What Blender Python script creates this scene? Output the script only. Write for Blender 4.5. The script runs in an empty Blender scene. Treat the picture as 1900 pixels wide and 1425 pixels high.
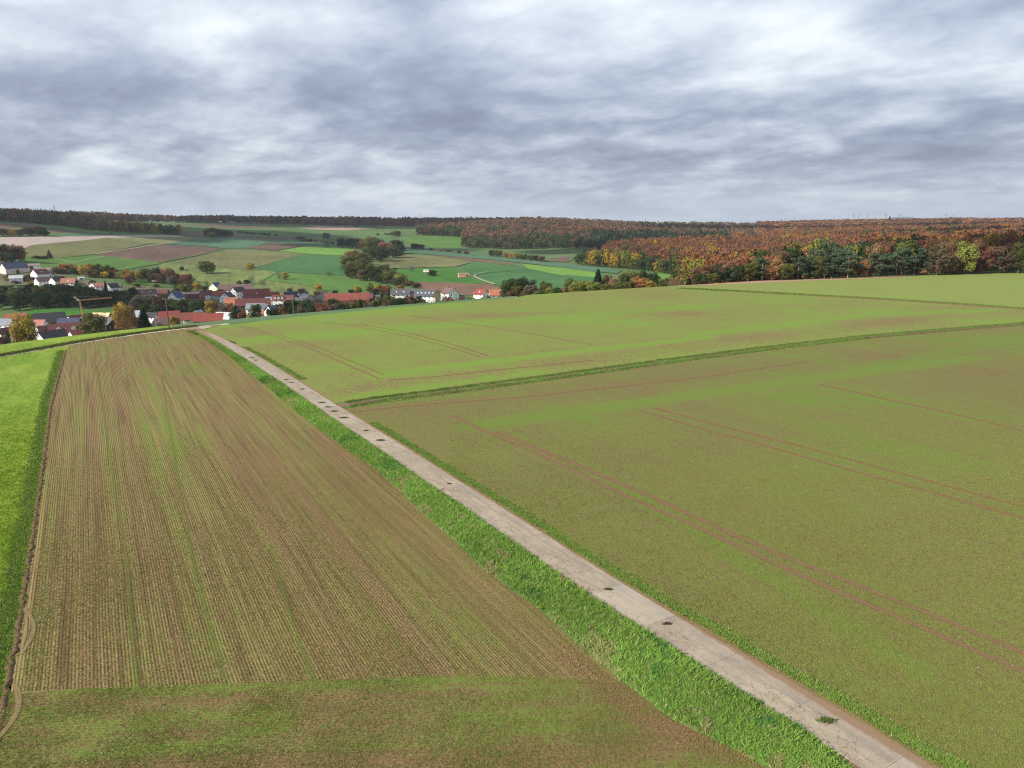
import bpy, bmesh, math, random
import numpy as np
from mathutils import Vector
R = math.radians
rng = np.random.default_rng(7)
random.seed(7)
C = bpy.context.scene.collection
sc = bpy.context.scene

# ------------------------------------------------------------------ camera
F, PITCH, H = 1332.0, R(12.7), 26.0
cam = bpy.data.cameras.new('camera')
cam.sensor_width = 36.0
cam.lens = 36.0 * F / 1900.0
cam.clip_start = 0.5
cam.clip_end = 60000
co = bpy.data.objects.new('camera', cam)
C.objects.link(co)
co.location = (0, 0, H)
co.rotation_euler = (R(90) - PITCH, 0, 0)
sc.camera = co

# ------------------------------------------------------------------ light
SUN_EL, SUN_AZ = R(32), R(-122)     # azimuth measured from +Y towards +X: the sun stands to the left and a little behind
sd = Vector((math.sin(SUN_AZ) * math.cos(SUN_EL), math.cos(SUN_AZ) * math.cos(SUN_EL), math.sin(SUN_EL)))
sun = bpy.data.lights.new('sun', 'SUN')
sun.energy = 5.0
sun.angle = R(0.9)
sun.color = (1.0, 0.92, 0.78)
so = bpy.data.objects.new('sun', sun)
C.objects.link(so)
so.rotation_euler = sd.to_track_quat('Z', 'Y').to_euler()
so.location = (-60, -30, 120)
sc.view_settings.view_transform = 'Standard'
sc.view_settings.look = 'None'
sc.view_settings.gamma = 1
sc.view_settings.exposure = 0.68
sc.cycles.max_bounces = 5
sc.cycles.diffuse_bounces = 2
sc.cycles.glossy_bounces = 1
sc.cycles.transparent_max_bounces = 10
sc.cycles.volume_bounces = 0
sc.cycles.use_denoising = True
sc.cycles.denoiser = 'OPENIMAGEDENOISE'
sc.cycles.denoising_input_passes = 'RGB_ALBEDO_NORMAL'
sc.cycles.denoising_prefilter = 'NONE'
sc.cycles.use_adaptive_sampling = False
sc.cycles.pixel_filter_type = 'BLACKMAN_HARRIS'
sc.cycles.filter_width = 1.15


class NT:
    """small helper to write node graphs"""
    def __init__(s, tree):
        s.t = tree
        tree.nodes.clear()

    def n(s, kind, ins=None, **props):
        nd = s.t.nodes.new(kind)
        for k, v in props.items():
            setattr(nd, k, v)
        for k, v in (ins or {}).items():
            sock = nd.inputs[k]
            if isinstance(v, bpy.types.NodeSocket):
                s.t.links.new(v, sock)
            else:
                sock.default_value = v
        return nd

    def m(s, op, a, b=None, c=None, clamp=False):
        ins = {0: a}
        if b is not None:
            ins[1] = b
        if c is not None:
            ins[2] = c
        return s.n('ShaderNodeMath', ins, operation=op, use_clamp=clamp).outputs[0]

    def ramp(s, x, lo, hi, a=0.0, b=1.0):
        return s.n('ShaderNodeMapRange', {0: x, 1: lo, 2: hi, 3: a, 4: b}, interpolation_type='SMOOTHSTEP').outputs[0]

    def mix(s, f, a, b):
        nd = s.n('ShaderNodeMix', data_type='RGBA')
        for i, v in ((0, f), (6, a), (7, b)):
            if isinstance(v, bpy.types.NodeSocket):
                s.t.links.new(v, nd.inputs[i])
            else:
                nd.inputs[i].default_value = v if i == 0 else (v[0], v[1], v[2], 1)
        return nd.outputs[2]

    def noise(s, vec, scale, detail=3, rough=0.5, dist=0.0):
        return s.n('ShaderNodeTexNoise', {'Vector': vec, 'Scale': scale, 'Detail': detail, 'Roughness': rough,
                                          'Distortion': dist}).outputs[0]

    def comb(s, x, y, z=0.0):
        return s.n('ShaderNodeCombineXYZ', {0: x, 1: y, 2: z}).outputs[0]


world = bpy.data.worlds.new('World')
sc.world = world
world.use_nodes = True
w = NT(world.node_tree)
tc = w.n('ShaderNodeTexCoord').outputs['Generated']
sep = w.n('ShaderNodeSeparateXYZ', {0: tc})
dx, dy, dz = sep.outputs[0], sep.outputs[1], sep.outputs[2]
OFF = 0.24
zz = w.m('ADD', w.m('MAXIMUM', dz, 0.0), OFF)
cx, cy = w.m('DIVIDE', dx, zz), w.m('DIVIDE', dy, zz)
# streaks run from lower left to upper right
ang = R(-34)
rx = w.m('ADD', w.m('MULTIPLY', cx, math.cos(ang)), w.m('MULTIPLY', cy, math.sin(ang)))
ry = w.m('SUBTRACT', w.m('MULTIPLY', cy, math.cos(ang)), w.m('MULTIPLY', cx, math.sin(ang)))
n1 = w.noise(w.comb(w.m('MULTIPLY', rx, 0.72), ry, 3.7), 2.3, 9, 0.50, 0.2)
n2 = w.noise(w.comb(w.m('MULTIPLY', rx, 0.8), ry, 11.3), 6.0, 7, 0.55, 0.15)
n4 = w.noise(w.comb(w.m('MULTIPLY', rx, 0.8), ry, 21.3), 13.0, 5, 0.55, 0.1)
n3 = w.noise(w.comb(rx, ry, 7.0), 1.0, 2, 0.5)
n2 = w.m('ADD', w.m('MULTIPLY', n2, 0.65), w.m('MULTIPLY', n4, 0.35))
# small broken clouds show mostly low in the sky
lowk = w.ramp(dz, 0.04, 0.24, 0.48, 0.16)
val = w.m('ADD', w.m('ADD', w.m('MULTIPLY', n1, 0.66), w.m('MULTIPLY', n3, 0.55)), -0.145)
nb = w.noise(w.comb(w.m('MULTIPLY', rx, 0.85), ry, 31.0), 3.4, 6, 0.55, 0.0)
bil = w.m('MULTIPLY', w.m('ABSOLUTE', w.m('SUBTRACT', nb, 0.5)), 2.0)
val = w.m('ADD', val, w.m('MULTIPLY', w.m('SUBTRACT', bil, 0.17), w.ramp(dz, 0.02, 0.26, 0.36, 0.24)))
val = w.m('ADD', val, w.m('ADD', 0.04, w.m('MULTIPLY', w.m('SUBTRACT', n2, 0.5), w.m('MULTIPLY', lowk, 1.0))))


def blob(ux, uy, sx, sy, amp):
    """soft brighter or darker part of the deck of clouds at plane position (ux, uy)"""
    a = w.m('DIVIDE', w.m('SUBTRACT', cx, ux), sx)
    b = w.m('DIVIDE', w.m('SUBTRACT', cy, uy), sy)
    d = w.m('ADD', w.m('MULTIPLY', a, a), w.m('MULTIPLY', b, b))
    return w.m('MULTIPLY', w.m('EXPONENT', w.m('MULTIPLY', d, -1.0)), amp)


def sky_xy(x, y):
    d = Vector((x - 950, 0, 0)) + Vector((0, F * math.cos(PITCH) - (y - 712.5) * math.sin(PITCH), -F * math.sin(PITCH) - (y - 712.5) * math.cos(PITCH)))
    d.normalize()
    z = max(d.z, 0) + OFF
    return d.x / z, d.y / z


for (x, y, sx, sy, amp) in [(430, 10, .60, .28, .10), (80, 160, .36, .17, -.17), (1000, 0, .7, .3, .07), (90, 30, .3, .2, .07),
                            (1430, 205, .38, .13, -.09), (850, 235, .4, .18, -.06), (1700, 290, .8, .25, -.05), (1800, 110, .22, .16, .07),
                            (300, 205, .25, .10, .06), (1150, 262, .35, .07, .11), (120, 262, .32, .08, -.06), (480, 310, .25, .06, .06), (1650, 215, .25, .06, .06), (60, 330, .5, .08, .09), (300, 350, .5, .06, .06)]:
    a, b = sky_xy(x, y)
    val = w.m('ADD', val, blob(a, b, sx, sy, amp))
val = w.m('ADD', w.m('MULTIPLY', w.m('SUBTRACT', val, 0.5), 1.08), 0.512)
cr = w.n('ShaderNodeValToRGB', {0: val})
el = cr.color_ramp.elements
el[0].position = 0.14
el[0].color = (0.145, 0.168, 0.232, 1)
el[1].position = 0.73
el[1].color = (0.60, 0.64, 0.68, 1)
for p, c in ((0.28, (0.180, 0.210, 0.285)), (0.41, (0.250, 0.288, 0.370)), (0.50, (0.335, 0.381, 0.458)), (0.60, (0.440, 0.490, 0.548))):
    e = el.new(p)
    e.color = (*c, 1)
hz_f = w.ramp(dz, 0.0, 0.09, 0.55, 0.0)
ccol = w.mix(hz_f, cr.outputs[0], (0.34, 0.40, 0.49))
up = w.ramp(dz, 0.05, 0.30, 0.94, 1.12)
ccol = w.n('ShaderNodeVectorMath', {0: ccol, 1: w.comb(up, up, up)}, operation='MULTIPLY').outputs[0]
sky = w.n('ShaderNodeTexSky', sky_type='NISHITA', sun_disc=False, sun_elevation=SUN_EL, sun_rotation=SUN_AZ)
bg1 = w.n('ShaderNodeBackground', {0: sky.outputs[0], 1: 0.08})
bg2 = w.n('ShaderNodeBackground', {0: ccol, 1: 0.96})
mx = w.n('ShaderNodeMixShader', {0: 0.93, 1: bg1.outputs[0], 2: bg2.outputs[0]})
w.n('ShaderNodeOutputWorld', {0: mx.outputs[0]})

# ------------------------------------------------------------------ lie of the land


def slope(y):
    """fall per metre of forward distance of the sight line through photo row y, and the forward focal length"""
    y = np.asarray(y, float)
    d = F * math.sin(PITCH) + (y - 712.5) * math.cos(PITCH)
    f = F * math.cos(PITCH) - (y - 712.5) * math.sin(PITCH)
    return d / f, f


def G(x, y):
    s, f = slope(y)
    Y = H / s
    return float((x - 950) / f * Y), float(Y)


CREST = [(-700, 700), (-300, 668), (0, 638), (200, 613.5), (400, 594), (600, 576), (800, 560), (1000, 545), (1200, 532.5), (1300, 527.5),
         (1400, 522), (1600, 515.5), (1708, 512), (1900, 509), (2400, 503)]
_cu = np.array([(x - 950) / float(slope(y)[1]) for x, y in CREST])
_cY = np.array([H / float(slope(y)[0]) for x, y in CREST])
YQ = 1500.0
COLS = {
 -300: [(0,0),(40,-8),(146,-28),(246,-46),(346,-55),(426,-54),(486,-52),(546,-46),(606,-38),(676,-24),(850,-9),(1000,4),(1250,27),(1400,34),(2000,38),(3000,30),(6000,0)],
 0: [(0,0),(46,-9),(146,-28.5),(246,-45.5),(346,-55.5),(426,-54),(486,-52.5),(546,-47),(606,-39),(676,-25),(726,-17.5),(846,-10),(996,2.3),(1246,26),(1400,33),(2000,38),(3000,30),(6000,0)],
 200: [(0,0),(50,-9),(125,-22),(225,-37.5),(325,-49),(425,-50),(485,-47.5),(525,-42),(625,-36),(725,-31.4),(825,-23),(975,-10),(1175,1.2),(1275,6.8),(1700,29),(2300,32),(3000,28),(6000,0)],
 400: [(0,0),(50,-8.5),(110,-18),(210,-31.5),(310,-43),(400,-48),(500,-48.5),(560,-47.5),(630,-46.5),(710,-44),(830,-39),(900,-35.7),(1160,-21),(1460,-8),(1800,6.4),(2200,21),(2400,26),(3200,24),(6000,0)],
 600: [(0,0),(50,-7.5),(90,-13),(190,-25),(310,-40),(430,-46.5),(580,-48.5),(680,-44),(800,-39),(1080,-28.8),(1380,-18.4),(1780,-1),(2180,13),(2400,24),(3200,22),(6000,0)],
 800: [(0,0),(50,-7),(110,-15),(210,-26),(320,-38),(410,-42),(480,-43.6),(590,-44.9),(660,-44),(810,-41),(1010,-35.7),(1260,-31.6),(1510,-22.5),(1860,-2),(2160,11),(2400,19),(3200,20),(6000,0)],
 1000: [(0,0),(50,-6.5),(90,-11),(165,-19),(255,-26),(350,-28.3),(430,-29),(610,-30),(780,-29.6),(880,-32),(1010,-40),(1130,-37.9),(1380,-31.5),(1930,23),(2300,24),(3200,20),(6000,0)],
 1200: [(0,0),(50,-5.8),(105,-12),(205,-18.5),(350,-19.2),(425,-24),(600,-36),(800,-34),(1000,-19),(1200,-28),(1500,-16),(2200,6),(2700,10),(3300,12),(6000,0)],
 1400: [(0,0),(26,-1.8),(76,-8),(176,-20),(476,-26),(880,-25),(1180,-14),(1480,-14),(2180,2),(2680,8),(3300,10),(6000,0)],
 1600: [(0,0),(30,-2),(250,-7),(650,-9),(1050,-6),(1850,2),(3150,22),(4100,15),(6000,0)],
 1900: [(0,0),(40,-.4),(440,0),(1440,5),(3140,28),(4100,20),(6000,0)],
 2400: [(0,0),(40,-.4),(440,0),(1440,5),(3140,28),(4100,20),(6000,0)]}


def pchip(x, y, q):
    x = np.asarray(x, float); y = np.asarray(y, float)
    h = np.diff(x); d = np.diff(y) / h
    m = np.zeros_like(x)
    m[0], m[-1] = d[0], d[-1]
    for i in range(1, len(x) - 1):
        if d[i - 1] * d[i] > 0:
            w1, w2 = 2 * h[i] + h[i - 1], h[i] + 2 * h[i - 1]
            m[i] = (w1 + w2) / (w1 / d[i - 1] + w2 / d[i])
    k = np.clip(np.searchsorted(x, q) - 1, 0, len(h) - 1)
    t = np.clip((q - x[k]) / h[k], 0, 1)
    return ((2*t**3-3*t**2+1)*y[k] + (t**3-2*t**2+t)*h[k]*m[k] + (-2*t**3+3*t**2)*y[k+1] + (t**3-t**2)*h[k]*m[k+1])


QS = np.arange(-60, 6001, 3.0)          # metres beyond the crest
_prof, _pu = [], []
for x in sorted(COLS):
    pts = COLS[x]
    a = np.where(QS < 0, 0.0, pchip([p[0] for p in pts], [p[1] for p in pts], np.maximum(QS, 0)))
    k = np.exp(-0.5 * (np.arange(-5, 6) / 1.6) ** 2); k /= k.sum()
    ap = np.pad(a, 5, mode='edge')
    _prof.append(np.convolve(ap, k, 'valid'))
    _pu.append((x - 950) / 1350.0)
_prof = np.array(_prof)
US = np.linspace(_pu[0], _pu[-1], 420)
TAB = np.array([np.interp(US, _pu, _prof[:, j]) for j in range(len(QS))]).T
_k = np.exp(-0.5 * (np.arange(-16, 17) / 7.0) ** 2); _k /= _k.sum()
TAB = np.apply_along_axis(lambda c: np.convolve(np.pad(c, 16, mode='edge'), _k, 'valid'), 0, TAB)


def hz(X, Y):
    X = np.asarray(X, float); Y = np.asarray(Y, float)
    u = X / np.maximum(Y, 60)
    u = np.clip(u, US[0], US[-1])
    yc = np.interp(u, _cu, _cY)
    q = np.clip(Y - yc, QS[0], QS[-1] - 1e-3)
    fi = (q - QS[0]) / 3.0
    i = np.clip(fi.astype(int), 0, len(QS) - 2); fi = fi - i
    fu = (u - US[0]) / (US[1] - US[0])
    j = np.clip(fu.astype(int), 0, len(US) - 2); fu = fu - j
    z = (TAB[j, i] * (1-fu) * (1-fi) + TAB[j+1, i] * fu * (1-fi) + TAB[j, i+1] * (1-fu) * fi + TAB[j+1, i+1] * fu * fi)
    far = np.clip((Y - 5500) / 6000, 0, 1)
    z = z * (1 - far) - 90 * far
    # small natural relief, fading out close to the camera
    am = np.clip((Y - 420) / 400, 0, 1)
    z = z + am * (1.3 * np.sin(X / 97.0 + 1.1) * np.sin(Y / 83.0) + 0.8 * np.sin(X / 41.0 + Y / 57.0))
    return z


_YS = np.concatenate([np.arange(18, 500, 1.0), np.arange(500, 1500, 3.0), np.arange(1500, 6000, 8.0)])


def hit(x, y, ymin=0):
    """first point of the land seen at photo pixel x, y"""
    s, f = slope(y)
    u = (x - 950) / f
    zr = H - _YS * s
    g = hz(_YS * u, _YS)
    b = np.where((zr <= g) & (_YS > ymin))[0]
    if len(b) == 0:
        Y = 5200.0
        return Vector((float(u * Y), Y, float(hz(u * Y, Y))))
    i = b[0]
    if i > 0:
        a0, a1 = zr[i-1] - g[i-1], zr[i] - g[i]
        t = a0 / (a0 - a1) if a0 > 0 else 1.0
        Y = _YS[i-1] + (_YS[i] - _YS[i-1]) * t
    else:
        Y = _YS[0]
    return Vector((float(u * Y), float(Y), float(hz(u * Y, Y))))


# ------------------------------------------------------------------ materials
MATS = {}


def new_mat(name):
    m = bpy.data.materials.new(name)
    m.use_nodes = True
    return m, NT(m.node_tree)


def out(t, color, rough=0.9, bump=None, bstr=0.4, bdist=0.05, alpha=None, spec=0.2, trans=None):
    ins = {'Base Color': color, 'Roughness': rough, 'Specular IOR Level': spec}
    if bump is not None:
        b = t.n('ShaderNodeBump', {'Height': bump, 'Strength': bstr, 'Distance': bdist})
        ins['Normal'] = b.outputs[0]
    if alpha is not None:
        ins['Alpha'] = alpha
    p = t.n('ShaderNodeBsdfPrincipled', ins)
    t.n('ShaderNodeOutputMaterial', {0: p.outputs[0]})


def pos(t):
    return t.n('ShaderNodeNewGeometry').outputs['Position']


def rowcoords(t, deg):
    """s across and t along rows that run deg left of straight ahead"""
    a = R(deg)
    sp = t.n('ShaderNodeSeparateXYZ', {0: pos(t)})
    s = t.m('ADD', t.m('MULTIPLY', sp.outputs[0], math.cos(a)), t.m('MULTIPLY', sp.outputs[1], math.sin(a)))
    l = t.m('SUBTRACT', t.m('MULTIPLY', sp.outputs[1], math.cos(a)), t.m('MULTIPLY', sp.outputs[0], math.sin(a)))
    return s, l


def plain(name, c, rough=0.85, var=0.25, scale=1.5, spec=0.2):
    if name in MATS:
        return MATS[name]
    m, t = new_mat(name)
    n = t.noise(pos(t), scale, 4, 0.6)
    a = tuple(v * (1 - var) for v in c); b = tuple(min(1, v * (1 + var)) for v in c)
    out(t, t.mix(n, a, b), rough, spec=spec)
    MATS[name] = m
    return m


def crop_mat(name, soil, green, lush, cover=0.5, deg=30.0, row=0.125, rowamt=0.35, streak=0.25, patch=0.3, seed=0.0, fine=7.0, bstr=0.5, lines=0.0, band=0.0, mott=1.1, bands=()):
    m, t = new_mat(name)
    P = pos(t)
    s, l = rowcoords(t, deg)
    wob = t.m('MULTIPLY', t.noise(P, 0.03, 2), 0.5)
    s2 = t.m('ADD', s, wob)
    rows = t.m('MULTIPLY', t.m('SINE', t.m('MULTIPLY', s2, 2 * math.pi / row)), t.ramp(t.noise(P, 0.55, 3, 0.6), 0.32, 0.6, 0.25, 1.15))
    big = t.noise(t.n('ShaderNodeVectorMath', {0: P, 1: (seed, seed * 2, 0)}, operation='ADD').outputs[0], 0.028, 4, 0.55)
    mid = t.noise(P, 0.35, 4, 0.65)
    grit = t.noise(P, 1.7, 2, 0.75)
    st = t.noise(t.comb(t.m('MULTIPLY', s2, 0.5), t.m('MULTIPLY', l, 0.006), seed), 1.0, 4, 0.7)
    st2 = t.noise(t.comb(t.m('MULTIPLY', s2, 3.2), t.m('MULTIPLY', l, 0.05), seed + 4), 1.0, 2, 0.6)
    fn = t.noise(P, fine, 3, 0.7)
    fn2 = t.noise(P, fine * 0.36, 3, 0.6)
    f = t.m('ADD', cover - 0.5, t.m('MULTIPLY', fn, 1.0))
    f = t.m('ADD', f, t.m('MULTIPLY', t.m('SUBTRACT', fn2, 0.5), 0.7))
    f = t.m('ADD', f, t.m('MULTIPLY', rows, rowamt * 0.3))
    f = t.m('ADD', f, t.m('MULTIPLY', t.m('SUBTRACT', big, 0.5), patch * 3))
    f = t.m('ADD', f, t.m('MULTIPLY', t.m('SUBTRACT', mid, 0.5), patch * mott))
    f = t.m('ADD', f, t.m('MULTIPLY', t.m('SUBTRACT', grit, 0.5), 0.75))
    if band:
        bd = t.noise(t.comb(t.m('MULTIPLY', l, 0.09), t.m('MULTIPLY', s2, 0.008), seed + 2), 1.0, 4, 0.6)
        f = t.m('ADD', f, t.m('MULTIPLY', t.m('SUBTRACT', bd, 0.5), band * 2))
    f = t.m('ADD', f, t.m('MULTIPLY', t.m('SUBTRACT', st, 0.5), streak * 2))
    f = t.m('ADD', f, t.m('MULTIPLY', t.m('SUBTRACT', st2, 0.5), streak * 1.0))
    lush_add = None
    if bands:
        wp = t.n('ShaderNodeVectorMath', {0: t.n('ShaderNodeTexNoise', {'Vector': P, 'Scale': 0.35, 'Detail': 4.0, 'Roughness': 0.7}).outputs['Color'], 1: (0.5, 0.5, 0.5)}, operation='SUBTRACT').outputs[0]
        pf = t.n('ShaderNodeVectorMath', {0: P, 1: (1, 1, 0)}, operation='MULTIPLY').outputs[0]
    for pts, hw, amp in bands:
        best = None
        pw = t.n('ShaderNodeVectorMath', {0: pf, 1: t.n('ShaderNodeVectorMath', {0: wp, 1: (hw * 1.6, hw * 1.6, 0)}, operation='MULTIPLY').outputs[0]}, operation='ADD').outputs[0]
        for (ax, ay), (bx, by) in zip(pts[:-1], pts[1:]):
            d = (bx - ax, by - ay); L2 = d[0] ** 2 + d[1] ** 2
            rel = t.n('ShaderNodeVectorMath', {0: pw, 1: (ax, ay, 0)}, operation='SUBTRACT').outputs[0]
            tt = t.m('DIVIDE', t.n('ShaderNodeVectorMath', {0: rel, 1: (d[0], d[1], 0)}, operation='DOT_PRODUCT').outputs['Value'], L2, clamp=True)
            q = t.n('ShaderNodeVectorMath', {0: (d[0], d[1], 0), 3: tt}, operation='SCALE').outputs[0]
            ds = t.n('ShaderNodeVectorMath', {0: rel, 1: q}, operation='DISTANCE').outputs['Value']
            best = ds if best is None else t.m('MINIMUM', best, ds)
        k_ = t.ramp(best, hw * 0.25, hw * 1.35, 1.0, 0.0)
        f = t.m('ADD', f, t.m('MULTIPLY', k_, amp * 0.55))
        if amp > 0:
            lush_add = k_ if lush_add is None else t.m('MAXIMUM', lush_add, k_)
    g = t.ramp(f, 0.30, 0.72)
    lush_f = t.ramp(t.m('ADD', big, t.m('MULTIPLY', t.m('SUBTRACT', st, 0.5), 0.5)), 0.5, 0.72, 0.0, 0.75)
    if lush_add is not None:
        lush_f = t.m('MAXIMUM', lush_f, t.m('MULTIPLY', lush_add, 0.6))
    gc = t.mix(lush_f, green, lush)
    dsoil = tuple(v * 0.55 for v in soil)
    sc_ = t.mix(t.ramp(fn, 0.35, 0.62), dsoil, soil)
    if lines:
        sc_ = t.mix(t.ramp(t.m('ADD', t.m('MULTIPLY', st2, 0.6), t.m('MULTIPLY', st, 0.4)), 0.50, 0.62, 0.0, 0.5), sc_, tuple(v * 1.4 for v in soil))
        sc_ = t.mix(t.ramp(st2, 0.47, 0.36, 0.0, 0.65), sc_, tuple(v * 0.45 for v in soil))
    col = t.mix(g, sc_, gc)
    if lines:
        s3 = t.noise(t.comb(t.m('MULTIPLY', s2, 1.1), t.m('MULTIPLY', l, 0.012), seed + 15), 1.0, 3, 0.75)
        col = t.mix(t.ramp(s3, 0.56, 0.70, 0.0, 0.32), col, tuple(v * 1.45 for v in soil))
        col = t.mix(t.ramp(s3, 0.44, 0.34, 0.0, 0.5), col, tuple(v * 0.5 for v in soil))
    if lines:
        per = t.m('PINGPONG', s2, 1.5)
        ln = t.m('MULTIPLY', t.ramp(per, 0.0, 0.16, 1.0, 0.0), t.ramp(t.noise(t.comb(t.m('MULTIPLY', s2, 0.33), t.m('MULTIPLY', l, 0.02), 9.0), 1.0, 2), 0.42, 0.6))
        col = t.mix(t.m('MULTIPLY', ln, lines), col, tuple(min(1, v * 1.5) for v in lush))
        ln2 = t.ramp(t.m('PINGPONG', t.m('ADD', s2, 1.0), 3.0), 0.0, 0.14, lines * 0.8, 0.0)
        col = t.mix(ln2, col, tuple(min(1, v * 1.35) for v in soil))
    bh = t.m('ADD', fn, t.m('MULTIPLY', rows, rowamt * 0.25))
    out(t, col, 0.95, bh, bstr, 0.10, spec=0.08)
    return m


def grass_ground(name, a, b, c, scale=3.0, bstr=0.6, deg=None, straw=0.0):
    m, t = new_mat(name)
    P = pos(t)
    v = P
    if deg is not None:
        s, l = rowcoords(t, deg)
        v = t.comb(s, t.m('MULTIPLY', l, 0.35), 0.0)
    f1 = t.noise(v, scale, 4, 0.7)
    f2 = t.noise(v, scale * 0.16, 3, 0.6)
    big = t.noise(P, 0.04, 3, 0.5)
    col = t.mix(t.ramp(f1, 0.32, 0.68), a, b)
    col = t.mix(t.ramp(t.m('ADD', t.m('MULTIPLY', f2, 0.6), t.m('MULTIPLY', big, 0.4)), 0.42, 0.62, 0.0, 0.8), col, c)
    if straw:
        col = t.mix(t.ramp(t.noise(v, scale * 0.5, 3, 0.6), 0.55, 0.75, 0.0, straw), col, (0.26, 0.22, 0.12))
    out(t, col, 0.9, f1, bstr, 0.12, spec=0.12)
    return m


def decal(name, a, b, opac=0.8, nscale=2.5, soft=0.5, deg=None, amt=1.3, lo=0.15):
    """worn or lush strip lying on a field; breaks up irregularly towards its edges"""
    m, t = new_mat(name)
    P = pos(t)
    v = P
    if deg is not None:
        s, l = rowcoords(t, deg)
        v = t.comb(s, t.m('MULTIPLY', l, 0.2), 0.0)
    fade = t.n('ShaderNodeAttribute', attribute_name='fade').outputs['Fac']
    n = t.noise(v, nscale, 4, 0.7)
    f = t.m('ADD', fade, t.m('MULTIPLY', t.m('SUBTRACT', n, 0.5), amt))
    al = t.ramp(f, lo, lo + 0.2 + soft, 0.0, opac)
    n2 = t.noise(P, 7.0, 3, 0.7)
    out(t, t.mix(t.ramp(n2, 0.35, 0.65), a, b), 0.95, n2, 0.4, 0.08, alpha=al, spec=0.08)
    return m


def leaf_mat(name, objcol=True):
    m, t = new_mat(name)
    if objcol:
        base = t.n('ShaderNodeObjectInfo').outputs['Color']
        rnd = t.n('ShaderNodeAttribute', attribute_name='leaf').outputs['Fac']
        hs = t.n('ShaderNodeHueSaturation', {'Hue': t.m('ADD', 0.5, t.m('MULTIPLY', t.m('SUBTRACT', rnd, 0.5), 0.05)),
                                             'Saturation': 0.95, 'Value': t.m('ADD', 0.62, t.m('MULTIPLY', rnd, 0.8)), 'Fac': 1.0, 'Color': base})
        col = hs.outputs[0]
    else:
        col = t.n('ShaderNodeAttribute', attribute_name='col').outputs['Color']
    d = t.n('ShaderNodeBsdfDiffuse', {0: col, 1: 0.5})
    tr = t.n('ShaderNodeBsdfTranslucent', {0: col})
    mxs = t.n('ShaderNodeMixShader', {0: 0.25, 1: d.outputs[0], 2: tr.outputs[0]})
    t.n('ShaderNodeOutputMaterial', {0: mxs.outputs[0]})
    return m


LEAF = leaf_mat('foliage')
LEAFC = leaf_mat('forest_foliage', False)
BARK = plain('bark', (0.11, 0.085, 0.065), 0.9, 0.4, 3.0)
BARKP = plain('pine_bark', (0.30, 0.17, 0.11), 0.9, 0.35, 2.0)

# ------------------------------------------------------------------ mesh helpers


def link(o, parent=None):
    C.objects.link(o)
    if parent is not None:
        o.parent = parent
    return o


def tag(o, label=None, cat=None, group=None, kind=None):
    if label:
        o['label'] = label
    if cat:
        o['category'] = cat
    if group:
        o['group'] = group
    if kind:
        o['kind'] = kind
    return o


def empty(name, loc, rz=0.0):
    o = bpy.data.objects.new(name, None)
    o.location = loc
    o.rotation_euler = (0, 0, rz)
    o.empty_display_size = 1
    return link(o)


def pymesh(name, verts, faces, mats):
    me = bpy.data.meshes.new(name)
    me.from_pydata([tuple(v) for v in verts], [], [tuple(f) for f in faces])
    for m in (mats if isinstance(mats, (list, tuple)) else [mats]):
        me.materials.append(m)
    me.update()
    return me


def npmesh(name, V, Q, mat, k=4, col=None, leaf=None, smooth=False):
    """V (n,3), Q (m,k) index array; col per face (m,3)"""
    me = bpy.data.meshes.new(name)
    V = np.ascontiguousarray(V, np.float32); Q = np.ascontiguousarray(Q, np.int32)
    me.vertices.add(len(V)); me.vertices.foreach_set('co', V.ravel())
    me.loops.add(Q.size); me.loops.foreach_set('vertex_index', Q.ravel())
    me.polygons.add(len(Q)); me.polygons.foreach_set('loop_start', np.arange(len(Q), dtype=np.int32) * k)
    me.update(calc_edges=True)
    if smooth:
        me.polygons.foreach_set('use_smooth', np.ones(len(Q), bool))
    if col is not None:
        a = me.attributes.new('col', 'FLOAT_COLOR', 'FACE')
        c4 = np.ones((len(Q), 4), np.float32); c4[:, :3] = col
        a.data.foreach_set('color', c4.ravel())
    if leaf is not None:
        a = me.attributes.new('leaf', 'FLOAT', 'FACE')
        a.data.foreach_set('value', np.ascontiguousarray(leaf, np.float32))
    me.materials.append(mat)
    return me


def add_box(V, Fc, x0, x1, y0, y1, z0, z1):
    b = len(V)
    V += [(x0, y0, z0), (x1, y0, z0), (x1, y1, z0), (x0, y1, z0), (x0, y0, z1), (x1, y0, z1), (x1, y1, z1), (x0, y1, z1)]
    Fc += [(b, b+3, b+2, b+1), (b+4, b+5, b+6, b+7), (b, b+1, b+5, b+4), (b+1, b+2, b+6, b+5), (b+2, b+3, b+7, b+6), (b+3, b, b+4, b+7)]


def add_tube(V, Fc, p0, p1, r0, r1, n=6):
    p0, p1 = Vector(p0), Vector(p1)
    d = (p1 - p0).normalized()
    a = d.orthogonal().normalized(); c = d.cross(a)
    b = len(V)
    for p, r in ((p0, r0), (p1, r1)):
        for i in range(n):
            th = 2 * math.pi * i / n
            V.append(tuple(p + a * (r * math.cos(th)) + c * (r * math.sin(th))))
    for i in range(n):
        j = (i + 1) % n
        Fc.append((b + i, b + j, b + n + j, b + n + i))
    Fc.append(tuple(b + n + i for i in range(n)))


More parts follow.
